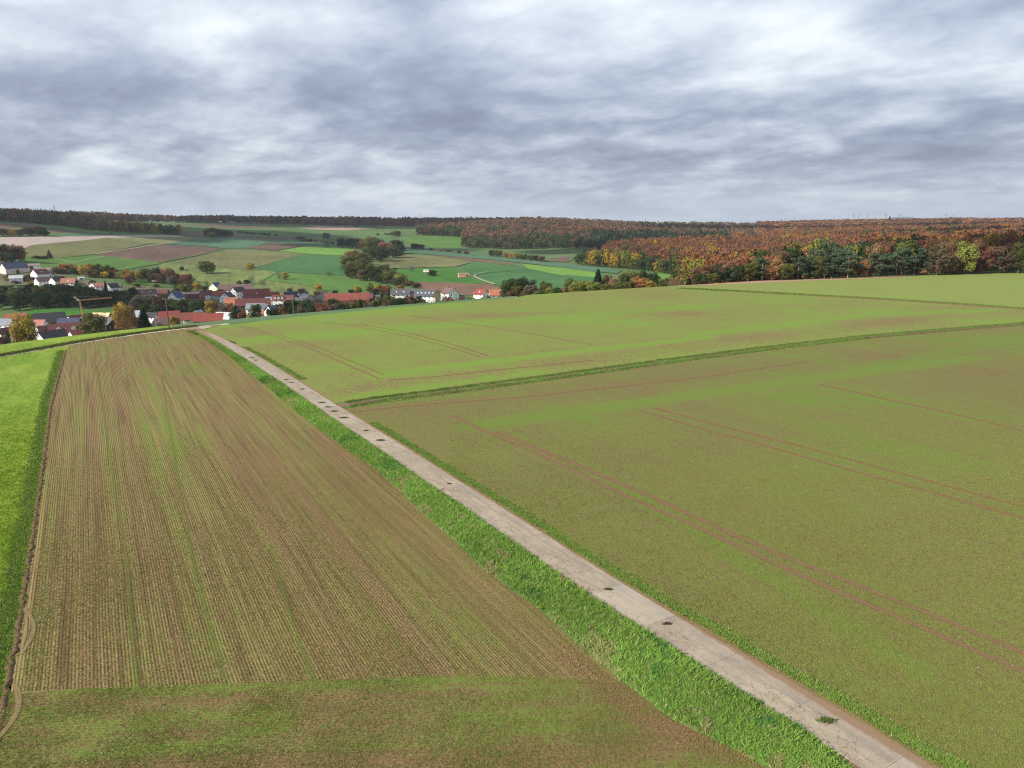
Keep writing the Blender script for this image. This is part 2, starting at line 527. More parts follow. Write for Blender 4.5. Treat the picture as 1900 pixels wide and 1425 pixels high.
def sheet(name, poly, mat, cell=6.0, lift=0.0, kind='structure', world=True, jit=0.0, label=None, cat=None):
    """flat polygon cut into a grid and laid on the land"""
    if jit:
        P2 = []
        for i in range(len(poly)):
            a, b = Vector(poly[i]), Vector(poly[(i + 1) % len(poly)])
            n = max(1, int((b - a).length / 2.0))
            for k in range(n):
                p = a.lerp(b, k / n)
                P2.append((p.x + random.uniform(-jit, jit), p.y + random.uniform(-jit, jit)))
        poly = P2
    bm = bmesh.new()
    f = bm.faces.new([bm.verts.new((p[0], p[1], 0)) for p in poly])
    bmesh.ops.triangulate(bm, faces=[f])
    for ax in (0, 1):
        lo = min(p[ax] for p in poly); hi = max(p[ax] for p in poly)
        k = math.floor(lo / cell) * cell + cell
        while k < hi:
            no = (1, 0, 0) if ax == 0 else (0, 1, 0)
            cop = (k, 0, 0) if ax == 0 else (0, k, 0)
            bmesh.ops.bisect_plane(bm, geom=bm.verts[:] + bm.edges[:] + bm.faces[:], plane_co=cop, plane_no=no)
            k += cell
    X = np.array([v.co.x for v in bm.verts]); Y = np.array([v.co.y for v in bm.verts])
    Z = hz(X, Y) + lift
    for v, z in zip(bm.verts, Z):
        v.co.z = z
    bmesh.ops.recalc_face_normals(bm, faces=bm.faces)
    if bm.faces and sum(f.normal.z for f in bm.faces) < 0:
        bmesh.ops.reverse_faces(bm, faces=bm.faces)
    me = bpy.data.meshes.new(name)
    bm.to_mesh(me); bm.free()
    me.materials.append(mat)
    me.polygons.foreach_set('use_smooth', np.ones(len(me.polygons), bool))
    o = link(bpy.data.objects.new(name, me))
    return tag(o, label, cat, None, kind)


def far_sheet(name, poly, mat, lift=0.35, nx=6.0, ny=1.6, label=None, ymin=380):
    """field outline given as seen, projected onto the visible hillside"""
    bm = bmesh.new()
    f = bm.faces.new([bm.verts.new((p[0], p[1], 0)) for p in poly])
    bmesh.ops.triangulate(bm, faces=[f])
    for ax, cell in ((0, nx), (1, ny)):
        lo = min(p[ax] for p in poly); hi = max(p[ax] for p in poly)
        k = math.floor(lo / cell) * cell + cell
        while k < hi:
            no = (1, 0, 0) if ax == 0 else (0, 1, 0)
            cop = (k, 0, 0) if ax == 0 else (0, k, 0)
            bmesh.ops.bisect_plane(bm, geom=bm.verts[:] + bm.edges[:] + bm.faces[:], plane_co=cop, plane_no=no)
            k += cell
    for v in bm.verts:
        p = hit(v.co.x, v.co.y, ymin)
        v.co = (p.x, p.y, p.z + lift)
    bad = [f for f in bm.faces if max(v.co.y for v in f.verts) - min(v.co.y for v in f.verts) > 420]
    bmesh.ops.delete(bm, geom=bad, context='FACES')
    for f in bm.faces:
        f.normal_update()
        if f.normal.z < 0:
            f.normal_flip()
    me = bpy.data.meshes.new(name)
    bm.to_mesh(me); bm.free()
    me.materials.append(mat)
    o = link(bpy.data.objects.new(name, me))
    return tag(o, label, None, None, 'structure')


def resample(pts, step):
    pts = [Vector(p) for p in pts]
    outp = []
    for a, b in zip(pts[:-1], pts[1:]):
        n = max(1, int((b - a).length / step))
        outp += [a.lerp(b, k / n) for k in range(n)]
    outp.append(pts[-1])
    # smooth
    for _ in range(3):
        outp = [outp[0]] + [(outp[i-1] + outp[i] * 2 + outp[i+1]) / 4 for i in range(1, len(outp) - 1)] + [outp[-1]]
    return outp


def ribbon(name, pts, width, mat, lift=0.02, step=2.0, cross=4, jit=0.0, kind='structure', crown=0.0, obj=True, bumpy=0.0):
    P = resample(pts, step)
    n = len(P)
    V, Fc, fd = [], [], []
    wf = width if callable(width) else (lambda k: width)
    for i, p in enumerate(P):
        d = (P[min(i+1, n-1)] - P[max(i-1, 0)]).normalized()
        nr = Vector((d.y, -d.x))
        wd = wf(i / (n - 1))
        jl, jr = random.uniform(-jit, jit), random.uniform(-jit, jit)
        for k in range(cross + 1):
            f = k / cross
            off = (f - 0.5) * wd + (jl if k == 0 else jr if k == cross else 0)
            q = p + nr * off
            e = 1 - abs(2 * f - 1)
            V.append((q.x, q.y, lift + crown * min(1, e * 2) + (random.uniform(0, bumpy) if 0 < k < cross else 0)))
            fd.append(min(1.0, e * 1.6))
    A = np.array(V)
    A[:, 2] += hz(A[:, 0], A[:, 1])
    for i in range(n - 1):
        for k in range(cross):
            a = i * (cross + 1) + k
            Fc.append((a, a + 1, a + cross + 2, a + cross + 1))
    me = npmesh(name, A, np.array(Fc), mat, smooth=True)
    at = me.attributes.new('fade', 'FLOAT', 'POINT')
    at.data.foreach_set('value', np.array(fd, np.float32))
    o = link(bpy.data.objects.new(name, me))
    return tag(o, kind=kind)


def GP(l):
    return [G(x, y) for x, y in l]

#@@SCENE
# ------------------------------------------------------------------ ground sheet
M_BASE = grass_ground('hill_grass', (0.056, 0.108, 0.032), (0.078, 0.132, 0.045), (0.098, 0.122, 0.05), 0.05, 0.2)
_ul = np.linspace(-2.0, 2.0, 320)
_yl = np.concatenate([np.arange(-45, 130, 12.0), np.arange(130, 480, 4.0), np.arange(480, 1600, 10.0), np.arange(1600, 4500, 40.0), np.geomspace(4500, 32000, 24)])
UU, YY = np.meshgrid(_ul, _yl)
XX = UU * (YY + 60)
ZZ = hz(XX, YY)
_uu = np.clip(XX / np.maximum(YY, 60), US[0], US[-1])
_dy = np.interp(_uu, _cu, _cY) - YY
ZZ = ZZ - np.where(_dy > -16, 0.9, 0.0) * np.clip((_dy + 16) / 10, 0, 1)
ni, nj = XX.shape
idx = np.arange(ni * nj).reshape(ni, nj)
Q = np.stack([idx[:-1, :-1].ravel(), idx[:-1, 1:].ravel(), idx[1:, 1:].ravel(), idx[1:, :-1].ravel()], 1)
me = npmesh('ground', np.stack([XX.ravel(), YY.ravel(), ZZ.ravel()], 1), Q, M_BASE, smooth=True)
tag(link(bpy.data.objects.new('ground', me)), kind='structure')

# ------------------------------------------------------------------ near fields
B_RIGHT = [(GP([(880, 790), (1180, 748), (1500, 704), (1810, 664)]), 2.6, 0.8), (GP([(1580, 690), (1900, 622)]), 3.5, 0.16),
           (GP([(700, 762), (1300, 697), (1900, 628)]), 5.0, -0.16), (GP([(660, 752), (900, 730)]), 1.2, 0.12), (GP([(1000, 980), (1500, 1290)]), 3.0, -0.10),
           (GP([(1150, 900), (1700, 1240)]), 1.2, 0.10)]
B_UP = [(GP([(700, 697), (950, 665), (1150, 643), (1310, 626)]), 2.4, 0.62), (GP([(655, 737), (840, 710), (1000, 690)]), 1.6, 0.22), (GP([(480, 630), (900, 598), (1300, 568)]), 7.0, 0.40),
        (GP([(1290, 622), (1600, 585), (1850, 575)]), 4.0, 0.20), (GP([(700, 718), (1200, 653), (1700, 592)]), 5.0, -0.24), (GP([(1350, 625), (1700, 588), (1900, 582)]), 9.0, -0.16),
        (GP([(900, 585), (1250, 580)]), 9.0, -0.30), (GP([(450, 610), (700, 700)]), 6.0, -0.14), (GP([(420, 604), (560, 590), (760, 572)]), 7.0, 0.22)]
B_LEFT = [(GP([(505, 730), (600, 880), (760, 1045), (900, 1190)]), 1.3, 0.24), (GP([(400, 628), (540, 740)]), 1.6, 0.22), (GP([(575, 800), (700, 905), (860, 1060), (1040, 1210), (1130, 1285)]), 1.1, -0.42),
          (GP([(620, 900), (820, 1120)]), 1.8, -0.22), (GP([(350, 760), (480, 900)]), 5.0, -0.18), (GP([(150, 650), (340, 630)]), 9.0, 0.14), (GP([(130, 1100), (180, 1270)]), 1.6, -0.12)]
B_HEAD = [(GP([(60, 1325), (200, 1345), (330, 1340), (520, 1335)]), 1.1, 0.30), (GP([(150, 1395), (400, 1378), (520, 1352)]), .7, 0.26), (GP([(860, 1335), (1030, 1345)]), .9, 0.26),
          (GP([(110, 1290), (840, 1262)]), .8, 0.12), (GP([(200, 1440), (600, 1425), (1000, 1415), (1200, 1390)]), 1.1, -0.34), (GP([(1120, 1262), (1235, 1345), (1400, 1400), (1500, 1440)]), 1.5, -0.46),
          (GP([(560, 1300), (900, 1290)]), .5, -0.2), (GP([(300, 1362), (400, 1362)]), .7, -.25)]
SOIL = (0.235, 0.150, 0.088)
M_LEFT = crop_mat('sown_field_rows', (0.205, 0.138, 0.070), (0.160, 0.156, 0.052), (0.130, 0.168, 0.036), 0.45, 30.2, 0.19, 0.55, 0.75, 0.26, 1.0, 5.0, 0.9, 0.30, 0.0, 1.1, B_LEFT)
M_HEAD = crop_mat('headland_rows', (0.185, 0.125, 0.060), (0.140, 0.150, 0.042), (0.115, 0.168, 0.030), 0.48, -87, 0.22, 0.3, 0.45, 0.34, 6.0, 5.5, 0.8, 0.0, 0.0, 1.1, B_HEAD)
M_RIGHT = crop_mat('winter_crop', (0.182, 0.130, 0.066), (0.136, 0.146, 0.042), (0.105, 0.172, 0.028), 0.63, 33, 0.3, 0.12, 0.26, 0.20, 3.0, 4.2, 0.8, 0.0, 0.12, 1.1, B_RIGHT)
M_UP = crop_mat('winter_crop_far', (0.205, 0.148, 0.072), (0.155, 0.188, 0.047), (0.125, 0.222, 0.032), 0.66, 33, 0.3, 0.1, 0.16, 0.22, 5.0, 2.4, 0.6, 0.0, 0.22, 1.6, B_UP)
M_TOP = crop_mat('winter_crop_top', (0.22, 0.165, 0.080), (0.168, 0.205, 0.054), (0.155, 0.220, 0.044), 0.78, 60, 0.4, 0.1, 0.16, 0.20, 8.0, 1.5, 0.5, 0.0, 0.22, 1.4)
M_MEADOW = grass_ground('meadow', (0.085, 0.150, 0.014), (0.145, 0.225, 0.022), (0.190, 0.255, 0.034), 1.4, 0.8, 28)
M_TEAL = crop_mat('rape_field', (0.10, 0.12, 0.06), (0.085, 0.145, 0.068), (0.07, 0.125, 0.052), 0.75, 70, 0.5, 0.1, 0.1, 0.1, 4.0, 3.0, 0.5, 0.0)
M_VERGE = grass_ground('verge_grass', (0.05, 0.10, 0.020), (0.095, 0.165, 0.032), (0.14, 0.15, 0.06), 2.6, 0.9, None, 0.35)
M_DIRT = plain('bare_soil', (0.24, 0.145, 0.095), 0.95, 0.35, 5.0, 0.05)


def crest_pt(x, extra=0.0):
    """point on the crest along photo column x, some metres beyond it"""
    y = float(np.interp(x, [c[0] for c in CREST], [c[1] for c in CREST]))
    X, Y = G(x, y)
    k = (Y + extra) / Y
    return (X * k, Y * k)


ra = R(32.5)
rn = Vector((math.cos(ra), math.sin(ra))); rd = Vector((-math.sin(ra), math.cos(ra)))
furrow = [(-20, 1480), (0, 1340), (40, 1130), (75, 900), (95, 750), (122, 650)]
pathline = [(-160, 687), (-20, 665), (60, 651), (130, 638.5), (190, 629.5), (250, 620.5), (300, 614), (355, 608), (400, 603.5)]
vleft = [(1500, 1450), (1450, 1425), (1350, 1385), (1245, 1335), (1150, 1262), (1080, 1203), (1000, 1130), (900, 1060), (850, 1010), (780, 948), (700, 872), (640, 832), (560, 772), (520, 738), (450, 680), (400, 640), (362, 618)]
FUR = GP(furrow); PTH = GP(pathline); VL = GP(vleft)
FUR[0] = (FUR[1][0] + 8.8, FUR[1][1] - 16)
# headland border between the two row directions
hb = GP([(20, 1283), (850, 1253), (1180, 1240)])
left_poly = [hb[0]] + FUR[2:] + [PTH[3], PTH[4], PTH[5], PTH[6]] + GP([(352, 611)]) + [(VL[i][0] + .4, VL[i][1]) for i in range(16, 3, -1)] + [hb[1]]
sheet('sown_field', left_poly, M_LEFT, 5.0, 0.0)
hs_ = [hb[0], hb[1]] + [(VL[4][0] + .4, VL[4][1]), VL[3], VL[2], VL[1], (16.5, 26), (22, 10), (22, -14), (-60, -14), (-12, 10), FUR[1]]
sheet('headland_field', hs_, M_HEAD, 5.0, 0.005)
vr = [(1800, 1425), (1600, 1313), (1400, 1215), (1200, 1090), (1000, 960), (850, 868), (760, 803), (700, 772), (655, 757)]
VR = GP(vr)
right_poly = [tuple(rn * 33.0 + rd * t_) for t_ in (-25, 0, 20, 60, 95, 97.5)] + GP([(640, 752), (900, 720), (1270, 667), (1600, 626), (1900, 600)]) + [(250, 255), (260, 60), (120, 0), (60, -14)]
sheet('winter_crop_field', right_poly, M_RIGHT, 5.0, 0.0)
ut = GP([(1900, 573), (1800, 566), (1600, 553), (1450, 545), (1330, 538), (1240, 532)])
up_poly = [tuple(rn * 33.0 + rd * 98.5), tuple(rn * 32.8 + rd * 130), tuple(rn * 32.3 + rd * 160)] + GP([(437, 636), (398, 621), (368, 611), (400, 604.5), (430, 601.7), (504, 593), (580, 585), (730, 570.6), (960, 551.5)]) + \
    [crest_pt(1000, 10), crest_pt(1100, 10), crest_pt(1200, 10)] + ut[::-1] + [(330, 245)] + GP([(1900, 598), (1600, 624), (1270, 664), (900, 716)])
sheet('upper_crop_field', up_poly, M_UP, 6.0, 0.002)
top_poly = ut[::-1] + [(330, 250), (420, 320)] + [crest_pt(x, 25) for x in (2150, 1900, 1700, 1600, 1500, 1400, 1300, 1200)]
sheet('top_crop_field', top_poly, M_TOP, 8.0, 0.004)
br = GP([(1190, 532.5), (1300, 529.6), (1400, 525.5), (1500, 520.8), (1600, 517.2), (1680, 514.2)]) + [crest_pt(x, 20) for x in (1690, 1600, 1500, 1400, 1300, 1195)]
sheet('ploughed_strip', br, plain('ploughed_red', (0.30, 0.185, 0.12), 0.95, 0.25, 0.8), 6.0, 0.03)
teal_poly = GP([(310, 612.5), (350, 607), (400, 603.5), (430, 601), (504, 593), (580, 585), (730, 570.6), (960, 551.5)]) + [crest_pt(x, 18) for x in (960, 800, 700, 600, 500, 400, 320)]
sheet('rape_strip', teal_poly, M_TEAL, 6.0, 0.0)
mead_poly = [(-60, -14), (-110, 10), (-200, 90)] + [PTH[0]] + PTH[1:4] + [FUR[5], FUR[4], FUR[3], FUR[2], FUR[1], (-12, 10)]
sheet('left_meadow', mead_poly, M_MEADOW, 5.0, -0.002)
bm_poly = PTH[:8] + GP([(320, 606)]) + [crest_pt(x, 20) for x in (320, 250, 200, 100, 0, -100, -250)]
sheet('crest_meadow', bm_poly, M_MEADOW, 6.0, 0.0)

# ------------------------------------------------------------------ concrete farm road
RL = [(1655, 1462), (1595, 1425), (1495, 1355), (1363, 1276), (1268, 1213), (1179, 1159), (1095, 1108), (1010, 1047), (924, 984), (858, 939), (793, 898), (699, 832), (639, 792), (583, 754), (521, 709), (450, 662), (421, 647), (382, 626), (352, 614.5)]
ra = R(32.5)
rn = Vector((math.cos(ra), math.sin(ra))); rd = Vector((-math.sin(ra), math.cos(ra)))
cl = []
for x, y in RL:
    X, Y = G(x, y)
    cl.append((Vector((X, Y)).dot(rn), Vector((X, Y)).dot(rd)))
cs = [30.55 + 1.5, 30.55 + 1.5, 30.55 + 1.5, 30.3 + 1.5, 30.2 + 1.45, 29.95 + 1.5, 29.75 + 1.5, 29.8 + 1.5, 29.95 + 1.45, 30.0 + 1.5, 29.9 + 1.45, 30.0 + 1.5, 29.95 + 1.45, 29.95 + 1.5, 30.1 + 1.4, 30.0 + 1.2, 29.5 + 1.3, 28.4 + 1.4, 26.9 + 1.3]
road_pts = []
for (s0, t0), s in zip(cl, cs):
    p = rn * s + rd * t0
    road_pts.append((p.x, p.y))
road_pts = [tuple(rn * 32.2 + rd * -18)] + road_pts


def road_mat():
    m, t = new_mat('old_concrete')
    P = pos(t)
    s, l = rowcoords(t, 32.5)
    sc0 = t.m('SUBTRACT', s, 31.45)
    big = t.noise(P, 0.35, 4, 0.6)
    fine = t.noise(P, 9.0, 4, 0.7)
    st = t.noise(t.comb(t.m('MULTIPLY', sc0, 2.2), t.m('MULTIPLY', l, 0.22), 0.0), 1.0, 4, 0.65)
    base = t.mix(t.ramp(big, 0.35, 0.65), (0.235, 0.195, 0.152), (0.320, 0.270, 0.210))
    base = t.mix(t.ramp(st, 0.42, 0.62, 0.0, 0.85), base, (0.205, 0.165, 0.128))
    mid = t.ramp(t.m('ABSOLUTE', t.m('ADD', sc0, 0.1)), 0.0, 0.6, 0.75, 0.0)
    base = t.mix(t.m('MULTIPLY', mid, t.ramp(t.noise(P, 0.9, 3), 0.4, 0.6)), base, (0.22, 0.19, 0.12))
    base = t.mix(t.ramp(fine, 0.3, 0.7, 0.0, 0.35), base, (0.40, 0.34, 0.275))
    lane = t.ramp(t.m('ABSOLUTE', t.m('SUBTRACT', sc0, 0.75)), 0.0, 0.5, 0.6, 0.0)
    base = t.mix(t.m('MULTIPLY', lane, t.ramp(t.noise(t.comb(t.m('MULTIPLY', sc0, 1.2), t.m('MULTIPLY', l, 0.4), 5.0), 1.0, 4, 0.7), 0.42, 0.58)), base, (0.185, 0.16, 0.145))
    # cement slabs: joints every five metres, some slabs newer
    jn = t.m('PINGPONG', t.m('ADD', l, t.m('MULTIPLY', t.noise(P, 1.5, 2), 0.15)), 2.6)
    cell = t.n('ShaderNodeTexWhiteNoise', {'W': t.m('FLOOR', t.m('DIVIDE', l, 5.2))}, noise_dimensions='1D').outputs[0]
    base = t.mix(t.ramp(cell, 0.80, 0.84, 0.0, 0.30), base, (0.40, 0.36, 0.30))
    ds = t.n('ShaderNodeVectorMath', {0: P, 1: t.n('ShaderNodeVectorMath', {0: t.n('ShaderNodeTexNoise', {'Vector': P, 'Scale': 1.6, 'Detail': 3.0}).outputs['Color'], 1: (1.1, 1.1, 0)}, operation='MULTIPLY').outputs[0]}, operation='ADD').outputs[0]
    vo = t.n('ShaderNodeTexVoronoi', {'Vector': t.n('ShaderNodeVectorMath', {0: ds, 1: (1, 1, 0)}, operation='MULTIPLY').outputs[0], 'Scale': 1.35}, feature='DISTANCE_TO_EDGE').outputs[0]
    msk = t.ramp(t.m('SUBTRACT', t.noise(P, 0.22, 2), t.m('MULTIPLY', sc0, 0.13)), 0.41, 0.55)
    crk = t.m('MULTIPLY', t.ramp(vo, 0.004, 0.026, 0.62, 0.0), msk)
    crk2 = t.m('MAXIMUM', crk, t.ramp(jn, 0.012, 0.035, 0.5, 0.0))
    base = t.mix(crk2, base, (0.075, 0.055, 0.04))
    edge = t.m('ADD', t.m('ABSOLUTE', sc0), t.m('MULTIPLY', t.m('SUBTRACT', t.noise(P, 2.2, 4, 0.7), 0.5), 0.7))
    base = t.mix(t.ramp(edge, 1.32, 1.62, 0.0, 0.85), base, (0.21, 0.13, 0.08))
    hgt = t.m('SUBTRACT', t.m('MULTIPLY', fine, 0.3), crk2)
    out(t, base, 0.88, hgt, 0.5, 0.02, spec=0.2)
    return m


M_ROAD = road_mat()
ribbon('road', road_pts, 3.15, M_ROAD, 0.03, 1.5, 4, 0.05, crown=0.03)
ribbon('road_shoulder', road_pts, 3.7, plain('road_edge_soil', (0.20, 0.125, 0.075), 0.95, 0.35, 3.0, 0.05), 0.012, 1.5, 4, 0.12)
M_PATH = plain('pale_gravel', (0.42, 0.38, 0.29), 0.95, 0.2, 1.2, 0.05)
ribbon('path', PTH[:-1] + [G(380, 605.5), G(405, 602.8), G(425, 601)], 2.1, M_PATH, 0.035, 3, 4, 0.12)
# mouth where the path meets the road
sheet('road_junction', GP([(338, 612.5), (372, 612.5), (395, 607), (412, 602.3), (385, 604), (355, 607)]), M_ROAD, 3.0, 0.075)

# cart track between the two fields
TRK = GP([(628, 753.5), (700, 742), (800, 729.5), (900, 716.5), (1080, 692), (1270, 666), (1430, 645.5), (1600, 626), (1750, 612.5), (1900, 601)]) + [(215, 234)]
ribbon('farm_track', TRK, 3.6, grass_ground('track_grass', (0.05, 0.12, 0.015), (0.10, 0.18, 0.025), (0.15, 0.16, 0.05), 1.6, 0.8, None, 0.2), 0.03, 2.5, 6, 0.25, bumpy=0.06)
ribbon('track_rut', TRK, 1.3, decal('track_mud', (0.12, 0.08, 0.05), (0.20, 0.14, 0.09), 0.9, 1.2, 0.4, amt=1.8, lo=0.25), 0.06, 2.5, 4, 0.1)
ribbon('track_rut', TRK[:2], 2.6, decal('track_mud_mouth', (0.13, 0.09, 0.06), (0.22, 0.16, 0.11), 0.9, 1.2, 0.3, lo=0.05), 0.07, 1.5, 4, 0.1)
TR2 = GP([(1960, 577.5), (1900, 573), (1800, 565.5), (1700, 559), (1600, 553), (1500, 547.5), (1400, 542), (1330, 538.3), (1270, 535.5)])
ribbon('field_track', TR2, lambda k: 5.5 - 3.6 * k, grass_ground('track_grass_pale', (0.07, 0.14, 0.02), (0.13, 0.19, 0.04), (0.17, 0.18, 0.06), 0.9, 0.8, None, 0.2), 0.03, 3, 4, 0.4, bumpy=0.15)

D_RUT = decal('rut_soil', (0.145, 0.085, 0.050), (0.215, 0.130, 0.078), 0.9, 2.2, 0.3, amt=1.3, lo=0.0)
D_RUTF = decal('faint_rut_soil', (0.18, 0.10, 0.055), (0.25, 0.15, 0.085), 0.65, 1.6, 0.5, amt=1.2, lo=0.0)
D_LUSH = decal('lush_green', (0.085, 0.17, 0.018), (0.14, 0.225, 0.028), 0.75, 1.3, 0.9, amt=1.5, lo=0.05)
D_LUSHF = decal('lush_green_faint', (0.09, 0.165, 0.022), (0.14, 0.215, 0.032), 0.45, 1.3, 0.9, amt=1.5, lo=0.05)
D_BARE = decal('thin_crop', (0.15, 0.10, 0.05), (0.22, 0.155, 0.08), 0.42, 0.5, 0.9, amt=1.2, lo=0.05)
D_PALE = decal('pale_rolled_soil', (0.20, 0.15, 0.075), (0.27, 0.205, 0.11), 0.7, 3.0, 0.5)
D_LINE = decal('green_line', (0.11, 0.165, 0.030), (0.15, 0.19, 0.040), 0.32, 1.2, 0.6, amt=1.7, lo=0.1)
D_SOILB = decal('bare_patch', (0.17, 0.10, 0.052), (0.26, 0.155, 0.085), 0.85, 1.6, 0.7, amt=1.5, lo=0.05)
n_l = [0]


def mark(name, px, wd, mat, jit=0.03, step=2.0, lift=0.02, cross=4):
    n_l[0] += 1
    return ribbon(name, GP(px), wd, mat, lift + 0.0007 * n_l[0], step, cross, jit)


# two wheel tracks of the near tramline, of the second tramline, and those of the upper field
mark('wheel_track', [(842, 771), (880, 792), (960, 825), (1060, 870), (1160, 920), (1310, 985), (1500, 1075), (1700, 1160), (1900, 1246), (2000, 1290)], 0.72, D_RUT)
mark('wheel_track', [(922, 801), (1000, 833), (1120, 883), (1260, 945), (1400, 1010), (1560, 1075), (1720, 1135), (1900, 1213), (2000, 1255)], 0.72, D_RUT)
mark('wheel_track', [(1190, 762), (1300, 795), (1420, 826), (1560, 868), (1700, 905), (1900, 962)], 0.8, D_RUTF)
mark('wheel_track', [(1215, 757), (1330, 788), (1480, 826), (1620, 864), (1760, 903), (1900, 940)], 0.8, D_RUTF)
mark('wheel_track', [(1520, 712), (1650, 742), (1780, 770), (1900, 800)], 0.9, D_RUTF)
mark('wheel_track', [(432, 603.5), (460, 610), (520, 627), (580, 648), (640, 675), (705, 703)], 0.5, D_RUT)
mark('wheel_track', [(445, 603.5), (480, 611), (540, 628), (600, 648), (660, 674), (712, 696)], 0.5, D_RUTF)
mark('wheel_track', [(590, 599), (650, 604), (740, 620), (820, 640), (890, 662)], 0.7, D_RUTF)
mark('wheel_track', [(600, 597), (680, 604), (760, 618), (840, 639), (905, 660)], 0.7, D_RUTF)
mark('wheel_track', [(760, 585), (900, 605), (1000, 622), (1100, 640)], 0.8, D_RUTF)
mark('wheel_track', [(640, 766), (740, 754), (850, 745), (960, 738), (1100, 722), (1300, 700), (1500, 670)], 0.9, D_RUTF)
mark('wheel_track', [(720, 705), (800, 700), (900, 688), (1000, 679), (1100, 668)], 0.9, D_RUTF)
# where the drill passes overlap the crop stands thicker
# left field: darker green strip and bare margins along the verge
mark('rolled_arc', [(44, 1130), (58, 1140), (66, 1160), (62, 1185), (48, 1205), (38, 1215)], 0.35, D_PALE, 0.02, 0.8, 0.03)
mark('rolled_arc', [(48, 1128), (50, 1150), (52, 1170), (46, 1192), (40, 1205)], 0.22, D_PALE, 0.02, 0.8, 0.03)
mark('rolled_arc', [(28, 1270), (38, 1295), (42, 1315), (30, 1340), (10, 1360), (-15, 1380)], 0.4, D_PALE, 0.02, 0.8, 0.03)
mark('rolled_line', [(40, 1287), (88, 1284)], 0.22, D_PALE, 0.02, 0.8, 0.03)
for i, (a, b) in enumerate([((590, 1085), (678, 1263)), ((440, 1085), (500, 1265)), ((720, 1100), (862, 1285)), ((800, 1105), (905, 1240)), ((330, 880), (390, 1085)), ((500, 900), (590, 1085))]):
    mark('drill_line', [a, ((a[0] + b[0]) / 2 - 2, (a[1] + b[1]) / 2), b], 0.16, D_PALE, 0.02, 2, 0.02, 2)
for a, b in [((236, 1040), (256, 1280)), ((360, 1050), (418, 1275)), ((500, 1010), (580, 1265)), ((660, 1090), (742, 1200)), ((180, 680), (236, 1040)), ((300, 700), (360, 1050))]:
    mark('drill_line', [a, ((a[0] + b[0]) / 2 - 3, (a[1] + b[1]) / 2), b], 0.5, D_LINE, 0.03, 2, 0.02, 2)


def ridge(name, pts, wd, ht, mat, step=0.8, jit=0.15, side=0.0):
    """low uneven bank of turned soil or matted grass"""
    P = resample(pts, step)
    V, Fc = [], []
    prof = [(-.5, 0), (-.3, .55), (-.05, 1), (.2, .7), (.38, .2), (.5, 0)]
    for i, p in enumerate(P):
        d = (P[min(i+1, len(P)-1)] - P[max(i-1, 0)]).normalized()
        nr = Vector((d.y, -d.x))
        hh = ht * random.uniform(0.45, 1.25)
        off = random.uniform(-jit, jit)
        for f, g in prof:
            q = p + nr * (f * wd + off + random.uniform(-.04, .04))
            V.append((q.x, q.y, g * hh - 0.03))
    A = np.array(V); A[:, 2] += hz(A[:, 0], A[:, 1])
    k = len(prof)
    for i in range(len(P) - 1):
        for j in range(k - 1):
            a = i * k + j
            Fc.append((a, a+1, a+k+1, a+k))
    me = npmesh(name, A, np.array(Fc), mat)
    return tag(link(bpy.data.objects.new(name, me)), kind='structure')


M_CLOD = plain('turned_soil', (0.12, 0.078, 0.048), 0.95, 0.4, 4.0, 0.05)
ridge('furrow_bank', FUR[0:6], 0.50, 0.15, M_CLOD, 0.28, 0.13)
ridge('soil_bank', [(p[0], p[1] - 1.6) for p in TRK[7:]], 1.0, 0.30, M_CLOD, 0.9, 0.15)
ridge('soil_bank', [(p[0] + 0.3, p[1] - 1.3) for p in TRK[0:4]], 0.8, 0.12, M_CLOD, 1.2, 0.2)
ridge('soil_bank', [(p[0] - 2.2, p[1] - 1.8) for p in TR2[0:6]], 1.2, 0.35, M_CLOD, 1.5, 0.3)
ridge('soil_bank', [(p[0], p[1] + 2.4) for p in PTH[1:8]], 1.0, 0.26, plain('matted_grass', (0.07, 0.08, 0.03), 0.95, 0.4, 2.0, 0.05), 1.0, 0.3)

# ------------------------------------------------------------------ grass
def poly_mask(X, Y, poly):
    ins = np.zeros(len(X), bool)
    n = len(poly)
    for i in range(n):
        x0, y0 = poly[i]; x1, y1 = poly[(i + 1) % n]
        c = ((y0 > Y) != (y1 > Y)) & (X < (x1 - x0) * (Y - y0) / (y1 - y0 + 1e-12) + x0)
        ins ^= c
    return ins


def in_view(X, Y, pad=40):
    d = Y * math.cos(PITCH) + H * math.sin(PITCH)
    v = Y * math.sin(PITCH) - H * math.cos(PITCH)
    px = 950 + F * X / d; py = 712.5 - F * v / d
    return (px > -pad) & (px < 1900 + pad) & (py < 1425 + pad) & (d > 0)


